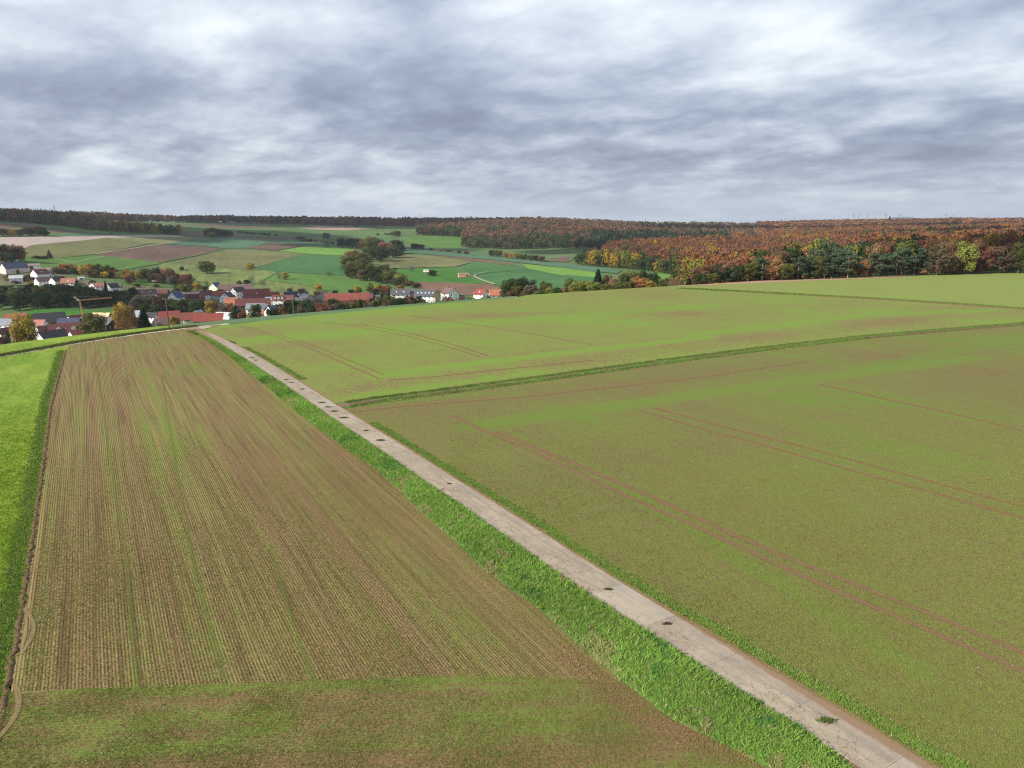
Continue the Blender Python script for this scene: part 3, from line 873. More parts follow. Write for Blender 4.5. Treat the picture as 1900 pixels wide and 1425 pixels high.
def grass(name, PX, PY, h, wd, blades, cols, lean=0.5, lift=0.0, zoff=None, hvar=0.5, spread=0.10, kindn='stuff', label=None, cat='grass'):
    """tufts of narrow three-sided blades at the given ground points"""
    n = len(PX)
    h = np.broadcast_to(np.asarray(h, float), (n,)); wd = np.broadcast_to(np.asarray(wd, float), (n,))
    zb = hz(PX, PY) + lift + (0 if zoff is None else zoff)
    m = blades
    a = rng.uniform(0, 2 * np.pi, (n, m)); r = np.sqrt(rng.uniform(0, 1, (n, m))) * spread * (wd[:, None] / 0.05)
    bx = PX[:, None] + np.cos(a) * r; by = PY[:, None] + np.sin(a) * r
    hh = h[:, None] * rng.uniform(1 - hvar, 1 + hvar * .6, (n, m))
    la = rng.uniform(0, 2 * np.pi, (n, m)); le = lean * hh * rng.uniform(0.2, 1, (n, m))
    oa = rng.uniform(0, 2 * np.pi, (n, m))
    ox = np.cos(oa) * wd[:, None] * 0.5; oy = np.sin(oa) * wd[:, None] * 0.5
    zz_ = np.broadcast_to(zb[:, None], (n, m))
    p0 = np.stack([bx - ox, by - oy, zz_ - 0.02], -1)
    p1 = np.stack([bx + ox, by + oy, zz_ - 0.02], -1)
    p2 = np.stack([bx + np.cos(la) * le, by + np.sin(la) * le, zz_ + hh], -1)
    V = np.stack([p0, p1, p2], 2).reshape(-1, 3)
    Q = np.arange(len(V), dtype=np.int32).reshape(-1, 3)
    cols = np.asarray(cols, float)
    if cols.ndim == 2 and len(cols) == n:
        cf = np.repeat(cols, m, 0)
    else:
        cf = cols[rng.integers(0, len(cols), n * m)]
    cf = cf * rng.uniform(0.75, 1.25, (n * m, 1))
    me = npmesh(name, V, Q, LEAFC, 3, col=cf)
    return tag(link(bpy.data.objects.new(name, me)), label, cat, None, kindn)


def lerp_poly(pts, k):
    P = np.array(pts, float)
    d = np.r_[0, np.cumsum(np.hypot(*np.diff(P, axis=0).T))]
    q = k * d[-1]
    return np.interp(q, d, P[:, 0]), np.interp(q, d, P[:, 1])


def band_pts(A, B, n, pw=1.0):
    k = rng.uniform(0, 1, n) ** pw
    f = rng.uniform(0, 1, n)
    ax, ay = lerp_poly(A, k); bx, by = lerp_poly(B, k)
    return ax + (bx - ax) * f, ay + (by - ay) * f, f, k


def vnoise(X, Y, s, seed=0):
    """cheap smooth random field"""
    r = np.random.default_rng(seed)
    o = np.zeros_like(X)
    for _ in range(7):
        a = r.uniform(0, 6.28); k = r.uniform(0.6, 1.7) / s
        o += np.sin((X * math.cos(a) + Y * math.sin(a)) * k * 6.28 + r.uniform(0, 6.28))
    return o / 3.7


gA = np.array([(0.10, 0.20, 0.028), (0.14, 0.245, 0.040), (0.19, 0.27, 0.065), (0.085, 0.165, 0.030), (0.23, 0.22, 0.10)])
# wide bank left of the road
VLs = [tuple(p) for p in VL[2:]]
RLs = [(p[0] - 1.55 * rn.x, p[1] - 1.55 * rn.y) for p in road_pts]
RLs = [p for p in RLs if p[1] > 30.5]
vl0 = [(13.2, 29.2)] + VLs[:]
rl0 = [(17.3, 28.0)] + RLs[:]


def bank_mesh():
    n, c = 220, 8
    k = np.linspace(0, 1, n)
    ax, ay = lerp_poly(vl0, k); bx, by = lerp_poly(rl0, k)
    f = np.linspace(0, 1, c + 1)
    X = ax[:, None] + (bx - ax)[:, None] * f; Y = ay[:, None] + (by - ay)[:, None] * f
    Z = 0.03 + 0.30 * np.sin(np.pi * np.clip(f, 0, 1)) ** 0.7 + rng.uniform(-.05, .05, X.shape)
    Z[:, 0] = 0.0; Z[:, -1] = 0.02
    Z = Z + hz(X, Y)
    i = np.arange(n * (c + 1)).reshape(n, c + 1)
    Q = np.stack([i[:-1, :-1].ravel(), i[:-1, 1:].ravel(), i[1:, 1:].ravel(), i[1:, :-1].ravel()], 1)
    me = npmesh('grass_bank', np.stack([X.ravel(), Y.ravel(), Z.ravel()], 1), Q[:, ::-1], M_VERGE, smooth=True)
    tag(link(bpy.data.objects.new('grass_bank', me)), kind='structure')


bank_mesh()
X, Y, f, k = band_pts(vl0, rl0, 52000, 1.5)
kp = (rng.uniform(0, 1, len(f)) < np.clip(f / .14, .15, 1) * np.clip((1 - f) / .05, .3, 1)); X, Y, f = X[kp], Y[kp], f[kp]
pn = vnoise(X, Y, 7.0, 3) + 0.5 * vnoise(X, Y, 2.2, 4)
cg = np.where((pn > 0.75)[:, None], np.array([[0.085, 0.195, 0.045]]), np.where((pn < -0.8)[:, None], np.array([[0.235, 0.245, 0.095]]), np.array([[0.155, 0.265, 0.052]])))
tone = vnoise(X, Y, 18.0, 8)  # random tone patches over the bank grass
dead = rng.uniform(0, 1, len(X)) < .045
cg[dead] = (0.30, 0.26, 0.14)
cg = 1.2 * cg * (1 + 0.18 * np.clip(tone, -1, 1))[:, None]
cl2 = np.clip(vnoise(X, Y, 0.75, 91) + 0.6 * vnoise(X, Y, 0.4, 92), -1.2, 1.4)
grass('verge_grass', X, Y, 0.10 + 0.055 * (cl2 + 1.2), 0.06 + 0.0006 * Y, 6, cg * (1 + .12 * cl2)[:, None], 1.5, 0.0, 0.26 * np.sin(np.pi * f) ** 0.7 + 0.06 * cl2, 0.6, 0.12,
      label='tall rough green grass on the wide bank left of the farm road')
# narrow strip right of the road
VRe = [(p[0] + 0.1, p[1]) for p in VR]
RRs = [(p[0] + 2.0 * rn.x, p[1] + 2.0 * rn.y) for p in road_pts]
rp0 = [tuple(rn * 32.1 + rd * 6), tuple(rn * 32.1 + rd * 10)] + road_pts[1:]
RRs = [(p[0] + 2.1 * rn.x, p[1] + 2.1 * rn.y) for p in rp0]
a0 = [p for p in RRs if 22 < p[1] < 102]
b0 = [tuple(Vector(p) + rn * (0.50 if i % 2 else 0.80)) for i, p in enumerate(a0)]
X, Y, f, k = band_pts(a0, b0, 9500, 1.3)
cl2 = vnoise(X, Y, 1.2, 93)
X = X + rng.normal(0, .12, len(X)); Y = Y + rng.normal(0, .12, len(Y))
grass('verge_grass', X, Y, 0.13 + 0.035 * cl2, 0.055 + 0.0006 * Y, 6, gA * 1.25, 1.3, 0.0, None, 0.5, 0.12, label='narrow strip of dense green grass along the right road edge')
a1 = [p for p in RRs if 104 < p[1] < 165]
b1 = [tuple(Vector(p) + rn * (0.9 - 0.6 * i / len(a1))) for i, p in enumerate(a1)]
X, Y, f, k = band_pts(a1, b1, 1500, 1.2)
X = X + rng.normal(0, .3, len(X))
grass('verge_grass', X, Y, 0.10, 0.12, 4, gA * 1.1, 1.1, 0.0, None, 0.5, 0.15, label='grass strip beside the far stretch of road above the cart track')
# cart track: taller grass on both sides of the ruts
for sgn, nn, hh in ((1, 9000, 0.17), (-1, 6500, 0.15)):
    T0 = [tuple(Vector(p) + Vector((-.47, .88)) * sgn * 0.55) for p in TRK]
    T1 = [tuple(Vector(p) + Vector((-.47, .88)) * sgn * 1.65) for p in TRK]
    X, Y, f, k = band_pts(T0, T1, nn, 1.15)
    kp = (k > 0.006) & (rng.uniform(0, 1, len(k)) < .55 + .45 * (vnoise(X, Y, 5.0, 94) > -.5)) & ~((sgn < 0) & (k > 0.62) & (rng.uniform(0, 1, len(k)) < 0.8))
    X, Y = X[kp] + rng.normal(0, .15, kp.sum()), Y[kp] + rng.normal(0, .2, kp.sum())
    grass('track_grass', X, Y, hh, 0.10 + 0.0007 * Y, 5, gA * .75, 1.1, 0.0, None, 0.5, 0.14,
          label='long grass on the far side of the cart track' if sgn > 0 else 'long grass on the near side of the cart track')
X, Y, f, k = band_pts([(p[0] - 1, p[1] + 2) for p in TR2], [(p[0] + 1, p[1] - 1.5) for p in TR2], 9000, 0.8)
X = X + rng.normal(0, .8, len(X)); Y = Y + rng.normal(0, .8, len(Y))
grass('track_grass', X, Y, 0.30, 0.35, 4, gA * .9, 1.0, 0.0, None, 0.5, 0.2, label='grass along the upper track below the wood')
X, Y, f, k = band_pts([(p[0], p[1] + 1.6) for p in PTH[1:8]], [(p[0], p[1] + 3.4) for p in PTH[1:8]], 4500)
X = X + rng.normal(0, .5, len(X)); Y = Y + rng.normal(0, .4, len(Y))
grass('track_grass', X, Y, 0.28, 0.22, 4, np.array([(0.08, 0.09, 0.03), (0.15, 0.14, 0.06), (0.09, 0.14, 0.03)]), 0.6, 0.0, None, 0.5, 0.2, label='dark matted grass along the pale path')
# meadow left of the furrow
n = 240000
Y = rng.uniform(28, 105, n) ** 1.0
X = rng.uniform(-100, -24, n)
kp = poly_mask(X, Y, mead_poly) & in_view(X, Y) & (rng.uniform(0, 1, n) < np.clip((104 - Y) / 60, 0, 1))
X, Y = X[kp], Y[kp]
pn = vnoise(X, Y, 9.0, 12) + 0.6 * vnoise(X, Y, 2.5, 13)
cm = np.array([[0.25, 0.35, 0.038]]) + np.clip(pn, -1, 1)[:, None] * np.array([[0.055, 0.055, 0.012]])
grass('meadow_grass', X, Y, 0.09, 0.07 + 0.0006 * Y, 4, cm * .9, 1.5, 0.0, None, 0.5, 0.16, label='bright green meadow grass left of the dark furrow')
# ragged grass edge on the furrow
X, Y, f, k = band_pts([(p[0] - 1.5, p[1]) for p in FUR[1:]], [(p[0] - 0.35, p[1]) for p in FUR[1:]], 5000, 1.3)
X = X + rng.normal(0, .25, len(X))
grass('meadow_grass', X, Y, 0.15, 0.10, 5, gA * 1.1, 1.2, 0.0, None, 0.5, 0.14, label='taller grass fringe along the edge of the furrow')

# young crop plants near the camera
n = 330000
Y = 28 + 75 * rng.uniform(0, 1, n) ** 1.35
X = rng.uniform(-0.1, 1.0, n) * 0.86 * (Y + 4)
kp = poly_mask(X, Y, right_poly) & in_view(X, Y)
X, Y = X[kp], Y[kp]
d1 = vnoise(X, Y, 14.0, 21) + 0.5 * vnoise(X, Y, 4.0, 22)
kp = rng.uniform(0, 1, len(X)) < np.clip(0.72 + 0.3 * d1, 0.2, 1) * np.clip((102 - Y) / 55, 0, 1)
X, Y = X[kp], Y[kp]
cc = np.array([(0.16, 0.20, 0.045), (0.21, 0.225, 0.065), (0.13, 0.21, 0.035), (0.26, 0.23, 0.10)])
grass('winter_crop', X, Y, 0.06, 0.045 + 0.0005 * Y, 3, cc, 0.9, 0.0, None, 0.5, 0.12, label='sparse young crop seedlings on brown soil right of the road', cat='crop')
n = 420000
a30 = R(30.2)
l_ = 16 + 78 * rng.uniform(0, 1, n) ** 1.2
s_ = rng.uniform(-6, 29, n)
s_ = np.round(s_ / 0.19) * 0.19 + rng.normal(0, 0.02, n)
X = s_ * math.cos(a30) - l_ * math.sin(a30); Y = s_ * math.sin(a30) + l_ * math.cos(a30)
kp = poly_mask(X, Y, left_poly) & in_view(X, Y)
X, Y, s_ = X[kp], Y[kp], s_[kp]
dd = vnoise(X, Y, 15.0, 31) * 0.5 + vnoise(s_, s_ * 0, 3.0, 32) * 0.6
kp = rng.uniform(0, 1, len(X)) < np.clip(0.62 + 0.33 * dd, 0.12, 1) * np.clip((90 - Y) / 50, 0, 1)
X, Y = X[kp], Y[kp]
cl_ = np.array([(0.20, 0.21, 0.055), (0.25, 0.235, 0.08), (0.16, 0.22, 0.04), (0.28, 0.24, 0.10)])
grass('sown_crop', X, Y, 0.055, 0.04 + 0.0004 * Y, 3, cl_, 0.9, 0.0, None, 0.5, 0.05, label='thin rows of young seedlings in the brown field left of the road', cat='crop')
n = 110000
Y = rng.uniform(28, 38, n); X = rng.uniform(-30, 18, n)
kp = poly_mask(X, Y, hs_) & in_view(X, Y)
X, Y = X[kp], Y[kp]
dd = vnoise(X, Y, 8.0, 41) + 0.5 * vnoise(X, Y, 2.6, 42)
kp = rng.uniform(0, 1, len(X)) < np.clip(0.55 + 0.45 * dd, 0.1, 1)
X, Y = X[kp], Y[kp]
grass('sown_crop', X, Y, 0.06, 0.05, 3, np.array([(0.17, 0.22, 0.045), (0.22, 0.23, 0.07), (0.14, 0.24, 0.035), (0.24, 0.21, 0.09)]), 0.9, 0.0, None, 0.5, 0.09, label='greener seedlings on the headland at the near end of the left field', cat='crop')

# stones lying on the fields
def stones():
    V, Q = [], []
    r = random.Random(5)
    for i in range(420):
        y = 29 + 60 * r.random() ** 1.8
        x = r.uniform(-0.6, 0.86) * (y + 5)
        if abs(x * rn.x + y * rn.y - 30.5) < 5.5 or x * math.cos(R(30)) + y * math.sin(R(30)) < -4:
            continue
        s = r.uniform(0.02, 0.055)
        b = len(V)
        for (a, c, d) in ((1, 0, 0), (-1, 0, 0), (0, 1, 0), (0, -1, 0), (0, 0, .8), (0, 0, -.4)):
            V.append((x + a * s * r.uniform(.7, 1.3), y + c * s * r.uniform(.7, 1.3), d * s * r.uniform(.7, 1.2) + 0.02))
        for (i0, i1, i2) in ((0, 2, 4), (2, 1, 4), (1, 3, 4), (3, 0, 4), (2, 0, 5), (1, 2, 5), (3, 1, 5), (0, 3, 5)):
            Q.append((b + i0, b + i1, b + i2))
    me = npmesh('stones', np.array(V), np.array(Q), plain('pale_stone', (0.42, 0.34, 0.26), 0.8, 0.3, 6), 3)
    tag(link(bpy.data.objects.new('field_stones', me)), 'small pale stones scattered over the sown fields', 'stones', None, 'stuff')


stones()
# clods of soil at the near field corner and along the bare margin
def clods():
    V, Q = [], []
    r = random.Random(9)
    mg = GP([(1040, 1205), (1130, 1285), (1210, 1340), (1300, 1378), (1400, 1405), (1500, 1445)])
    for i in range(1800):
        k = r.random()
        x, y = lerp_poly(mg, np.array([k]))
        x = float(x[0]) + r.gauss(0, .6); y = float(y[0]) + r.gauss(0, .6)
        s = r.uniform(0.015, 0.06)
        b = len(V)
        for (a, c, d) in ((1, 0, 0), (-1, 0, 0), (0, 1, 0), (0, -1, 0), (0, 0, .8), (0, 0, -.4)):
            V.append((x + a * s * r.uniform(.6, 1.4), y + c * s * r.uniform(.6, 1.4), d * s * r.uniform(.6, 1.2) + 0.03))
        for (i0, i1, i2) in ((0, 2, 4), (2, 1, 4), (1, 3, 4), (3, 0, 4), (2, 0, 5), (1, 2, 5), (3, 1, 5), (0, 3, 5)):
            Q.append((b + i0, b + i1, b + i2))
    me = npmesh('soil_clods', np.array(V), np.array(Q), plain('red_clod', (0.23, 0.135, 0.075), 0.95, 0.3, 6, 0.05), 3)
    tag(link(bpy.data.objects.new('soil_clods', me)), 'crumbly reddish soil clods where the left field meets the bank', 'soil', None, 'stuff')


clods()

# weeds growing in holes of the concrete
M_HOLE = plain('hole_soil', (0.13, 0.105, 0.07), 0.95, 0.4, 8, 0.05)
HOLES = [(1534, 1339, .52, 'largest green weed tuft, in the nearest hole of the concrete road'),
         (1238, 1159, .30, 'brown dead weed in a hole of the road, next one beyond the large near tuft'),
         (1129, 1095, .34, 'flat dark green weed tuft on the road where the concrete is most cracked'),
         (833, 899, .20, 'tiny dark weed at the joint of the pale square slab in the road'),
         (707, 818, .62, 'broad triangular weed tuft in the road just nearer than the cart track mouth'),
         (679, 800, .30, 'small dark weed between the triangular tuft and the cart track mouth'),
         (638, 776, .60, 'long flat weed beside the cart track mouth, nearest of four in a row'),
         (620, 764, .55, 'second of four flat weeds in the road opposite the cart track mouth'),
         (608, 756, .50, 'third of four flat weeds in the road opposite the cart track mouth'),
         (598, 748, .55, 'farthest of four flat weeds in the road opposite the cart track mouth'),
         (561, 723, .40, 'dark weed clump, nearest of the group on the middle stretch of road'),
         (541, 711, .38, 'weed clump in the centre of the group on the middle stretch of road'),
         (531, 705, .40, 'slightly wider weed, farthest of the group on the middle stretch of road'),
         (475, 669, .45, 'nearer of the two far weed tufts on the road towards the village'),
         (468, 664, .5, 'farther of the two far weed tufts on the road towards the village')]
for i, (x, y, r_, lab) in enumerate(HOLES):
    X0, Y0 = G(x, y)
    z0 = float(hz(X0, Y0)) + 0.062
    root = empty('weed_tuft', (X0, Y0, z0))
    tag(root, lab, 'weed', 'weeds growing in the holes of the farm road')
    V = [(0, 0, 0.004)]; Fc = []
    for k in range(14):
        th = 2 * math.pi * k / 14
        rr = r_ * random.uniform(.35, .95)
        V.append((math.cos(th) * abs(math.cos(th)) ** .4 * rr * 1.05, math.sin(th) * rr * .38, 0.004))
        Fc.append((0, k + 1, (k + 1) % 14 + 1))
    o = link(bpy.data.objects.new('hole', pymesh('hole', V, Fc, M_HOLE)), root)
    nb = 260
    bx, by = rng.normal(0, .42, nb) * r_, rng.normal(0, .20, nb) * r_
    hh = rng.uniform(.05, .16, nb) * (1.2 if r_ > .5 else 0.9); oa = rng.uniform(0, 6.28, nb); wd = 0.03
    P0 = np.stack([bx - np.cos(oa) * wd, by - np.sin(oa) * wd, 0 * bx], 1)
    P1 = np.stack([bx + np.cos(oa) * wd, by + np.sin(oa) * wd, 0 * bx], 1)
    P2 = np.stack([bx + rng.normal(0, .05, nb), by + rng.normal(0, .05, nb), hh], 1)
    V = np.stack([P0, P1, P2], 1).reshape(-1, 3)
    base = np.array([(0.08, 0.15, 0.03), (0.12, 0.17, 0.04), (0.14, 0.12, 0.06)] if i not in (1,) else [(0.10, 0.07, 0.05), (0.13, 0.10, 0.06)])
    me = npmesh('leaves', V, np.arange(len(V)).reshape(-1, 3), LEAFC, 3, col=base[rng.integers(0, len(base), nb)])
    link(bpy.data.objects.new('leaves', me), root)

# ------------------------------------------------------------------ fields of the valley and the far hillside
def ff(name, c, var=0.12, scale=0.05, seed=0.0, deg=20.0):
    """distant field: even colour with drilling streaks and soft patches"""
    m, t = new_mat(name)
    s, l = rowcoords(t, deg)
    n1_ = t.noise(t.comb(t.m('MULTIPLY', s, 0.12), t.m('MULTIPLY', l, 0.008), seed), 1.0, 3, 0.6)
    n2_ = t.noise(pos(t), 0.012, 4, 0.6)
    n3_ = t.noise(pos(t), 0.5, 3, 0.7)
    f = t.m('ADD', t.m('ADD', t.m('MULTIPLY', n1_, 0.35), t.m('MULTIPLY', n2_, 0.4)), t.m('MULTIPLY', n3_, 0.25))
    c = tuple(v * 1.02 for v in c)
    a = tuple(v * (1 - 2.2 * var) for v in c); b = tuple(v * (1 + 2.2 * var) for v in c)
    out(t, t.mix(t.ramp(f, 0.3, 0.7), a, b), 0.95, spec=0.05)
    return m


BRN = ff('earth_brown', (0.115, 0.078, 0.062)); BRN2 = ff('earth_brown_red', (0.14, 0.085, 0.06), 0.12, seed=3)
TEAL = ff('rape_green', (0.066, 0.126, 0.074)); OLV = ff('olive_field', (0.120, 0.125, 0.055), 0.14)
GRN = ff('grass_green', (0.072, 0.142, 0.034)); SAT = ff('sown_green', (0.050, 0.118, 0.044), 0.1)
BRI = ff('bright_grass', (0.120, 0.225, 0.045), 0.1); TAN = ff('tan_green', (0.150, 0.150, 0.070)); LIL = ff('stubble', (0.32, 0.265, 0.24), 0.06)
PAS = ff('rough_pasture', (0.115, 0.145, 0.050), 0.22, seed=5); FGR = ff('far_green', (0.078, 0.128, 0.048), 0.12, seed=6); PAL = ff('pale_soil', (0.28, 0.19, 0.15), 0.1)
YRD = ff('village_gardens', (0.105, 0.105, 0.060), 0.25, seed=9)
MGR = ff('deep_green_meadow', (0.045, 0.125, 0.025), 0.1)  # one deeper green, used on two meadows
FIELDS = [
 (FGR, [(-40, 412), (160, 427), (340, 438), (345, 441), (220, 440), (60, 440), (-40, 443)]),
 (BRN, [(-40, 416), (50, 417), (100, 424), (150, 431), (100, 433), (90, 426), (60, 421), (20, 424), (-40, 432)]),
 (BRI, [(95, 418), (155, 422), (230, 433), (330, 437), (290, 438), (200, 433), (120, 424)]),
 (TEAL, [(118, 433), (210, 432), (280, 437.5), (200, 439.5), (110, 438)]),
 (LIL, [(-40, 441), (60, 439), (160, 439), (215, 439), (150, 448), (90, 453), (48, 461), (-40, 461)]),
 (LIL, [(150, 439.5), (215, 437), (330, 437.5), (345, 440), (230, 442.5)]),
 (OLV, [(40, 463), (60, 455), (150, 447), (200, 442), (280, 452), (180, 472), (100, 480), (40, 478)]),
 (TAN, [(200, 442), (250, 440.5), (345, 440), (365, 445), (330, 449), (300, 454), (280, 452)]),
 (BRN, [(177, 472.5), (240, 462), (300, 454), (414, 461), (360, 475), (300, 487), (280, 485), (200, 477)]),
 (GRN, [(40, 477), (100, 480), (177, 474), (290, 486), (300, 489), (240, 500), (180, 508), (40, 496)]),
 (TEAL, [(305, 453), (361, 444), (430, 444), (502, 450), (460, 461), (414, 461), (370, 457)]),
 (BRN, [(456, 461), (507, 451.5), (563, 456), (510, 466)]),
 (OLV, [(321, 486.5), (421, 464), (446, 463.5), (560, 471), (508, 486), (472, 497), (449, 500), (390, 493)]),
 (BRI, [(519, 465.5), (574, 456.5), (620, 458.5), (660, 463), (650, 473), (620, 474), (560, 470)]),
 (SAT, [(472, 497.5), (567, 472), (620, 474.5), (657, 477), (657, 500), (660, 514), (620, 510), (560, 507), (500, 504)]),
 (GRN, [(490, 521), (515, 507), (620, 511), (680, 520), (720, 530), (700, 545), (620, 545), (560, 528)]),
 (PAS, [(300, 490), (330, 488), (400, 494.5), (450, 501), (475, 499.5), (515, 505.5), (488, 521), (560, 529), (620, 546), (500, 552), (430, 540), (380, 525), (330, 515), (290, 503)]),
 (FGR, [(310, 412), (400, 415), (620, 420), (820, 423), (776, 437), (745, 440), (640, 446), (500, 446), (330, 436)]),
 (TEAL, [(345, 437), (430, 440.5), (560, 446.5), (655, 450), (655, 457), (560, 454), (500, 449.5), (400, 443.5)]),
 (BRN, [(330, 428), (378, 434), (400, 438), (560, 444.5), (520, 446), (430, 441), (345, 438)]),
 (PAL, [(545, 422), (600, 420), (640, 421), (700, 424), (640, 428), (590, 426.5)]),
 (BRN, [(320, 416), (420, 418), (520, 423), (420, 424)]),
 (TEAL, [(747, 461), (800, 462.5), (900, 474), (960, 482), (1060, 491.5), (1155, 502), (1145, 508), (1100, 505), (1000, 492), (930, 484), (870, 479), (800, 473), (745, 470)]),
 (OLV, [(700, 493), (746, 473), (800, 475), (871, 485), (871, 488), (846, 495.5), (718, 499)]),
 (BRN2, [(800, 473), (830, 474.5), (960, 489.5), (952, 491), (870, 483)]),
 (SAT, [(850, 495), (877, 488), (960, 494.5), (1000, 500), (915, 506), (878, 512)]),
 (SAT, [(879, 514), (912, 507), (1000, 500), (1060, 506), (1130, 512), (1115, 523), (1050, 536), (950, 541), (915, 528)]),
 (BRI, [(970, 490.5), (1000, 493), (1103, 504), (1108, 515), (1040, 511), (978, 498.5)]),
 (MGR, [(718, 500), (846, 497), (868, 513), (905, 528), (760, 523), (700, 515)]),
 (BRN2, [(752, 524), (810, 524), (912, 529), (935, 536), (940, 550), (860, 548), (790, 538), (765, 532)]),
 (GRN, [(745, 440), (776, 438), (808, 439), (863, 441.5), (857, 461), (800, 460), (760, 452)]),
 (FGR, [(935, 464), (1021, 462), (1107, 462.5), (1090, 472), (1052, 487), (1010, 485), (940, 475)]),
 (BRN, [(1010, 482), (1060, 474), (1052, 487)]),
 (BRI, [(1218, 508), (1240, 510), (1262, 516), (1230, 524), (1215, 521)]),
 (MGR, [(40, 590), (60, 575), (120, 573), (200, 578), (215, 586), (160, 596), (80, 598)]),
 (YRD, [(-30, 506), (30, 498), (60, 503), (110, 510), (170, 522), (225, 527), (225, 534), (150, 534), (60, 530), (-30, 532)]),
 (YRD, [(225, 530), (300, 533), (360, 540), (400, 530), (450, 527), (520, 540), (600, 545), (720, 545), (800, 541), (800, 556), (700, 563), (560, 575), (440, 578), (400, 572), (380, 556), (300, 555), (240, 550)]),
 (YRD, [(-40, 602), (60, 596), (150, 593), (240, 584), (330, 584), (430, 582), (440, 596), (330, 603), (200, 615), (60, 630), (-40, 640)]),
 (GRN, [(215, 521), (240, 519), (300, 524), (340, 528), (320, 534), (240, 528)]),
]
for i, (m_, p) in enumerate(FIELDS):
    far_sheet({'ploughed': 'x'}.get('', 'far_field'), p, m_, 0.35 + 0.04 * (i % 12))


def far_line(name, px, wd, mat, lift=1.0):
    pts = [hit(x, y, 380) for x, y in px]
    return ribbon(name, [(p.x, p.y) for p in pts], wd, mat, lift, 8, 2)


M_TRK = plain('far_track', (0.24, 0.25, 0.18), 0.95, 0.15, 0.2, 0.05)
far_line('path', [(176, 472.5), (215, 466.5), (250, 461.5), (300, 453.5), (330, 449)], 3.2, M_TRK)
far_line('path', [(97, 479), (115, 483), (134, 488.5)], 3.0, M_TRK)
far_line('path', [(134, 488.5), (165, 482), (194, 476)], 2.5, M_TRK)
far_line('path', [(918, 529), (895, 521), (878, 512.5), (890, 508), (908, 505)], 2.6, M_TRK)
far_line('path', [(300, 487), (360, 475.5), (421, 463)], 3.0, plain('far_track_grass', (0.13, 0.17, 0.07), 0.95, 0.15, 0.2, 0.05))
far_line('path', [(472, 497), (510, 486), (567, 471.5), (640, 476)], 3.0, plain('far_track_grass', (0.13, 0.17, 0.07), 0.95, 0.15, 0.2, 0.05))
far_line('path', [(846, 495), (860, 491), (878, 487)], 2.5, plain('far_track_grass', (0.13, 0.17, 0.07), 0.95, 0.15, 0.2, 0.05))
far_line('path', [(800, 473.5), (871, 485), (960, 494)], 2.0, plain('far_track_grass', (0.13, 0.17, 0.07), 0.95, 0.15, 0.2, 0.05))
#@@TREES
# ------------------------------------------------------------------ trees
COL = {'dk': (0.036, 0.055, 0.022), 'dg': (0.055, 0.082, 0.028), 'ol': (0.105, 0.108, 0.030), 'yg': (0.19, 0.20, 0.040), 'ye': (0.55, 0.36, 0.035),
       'gd': (0.34, 0.215, 0.030), 'or': (0.270, 0.125, 0.050), 'ru': (0.200, 0.090, 0.054), 'rd': (0.15, 0.045, 0.028), 'br': (0.115, 0.075, 0.045),
       'gy': (0.115, 0.098, 0.075), 'pi': (0.062, 0.092, 0.054), 'sp': (0.018, 0.032, 0.018), 'tn': (0.20, 0.125, 0.065)}


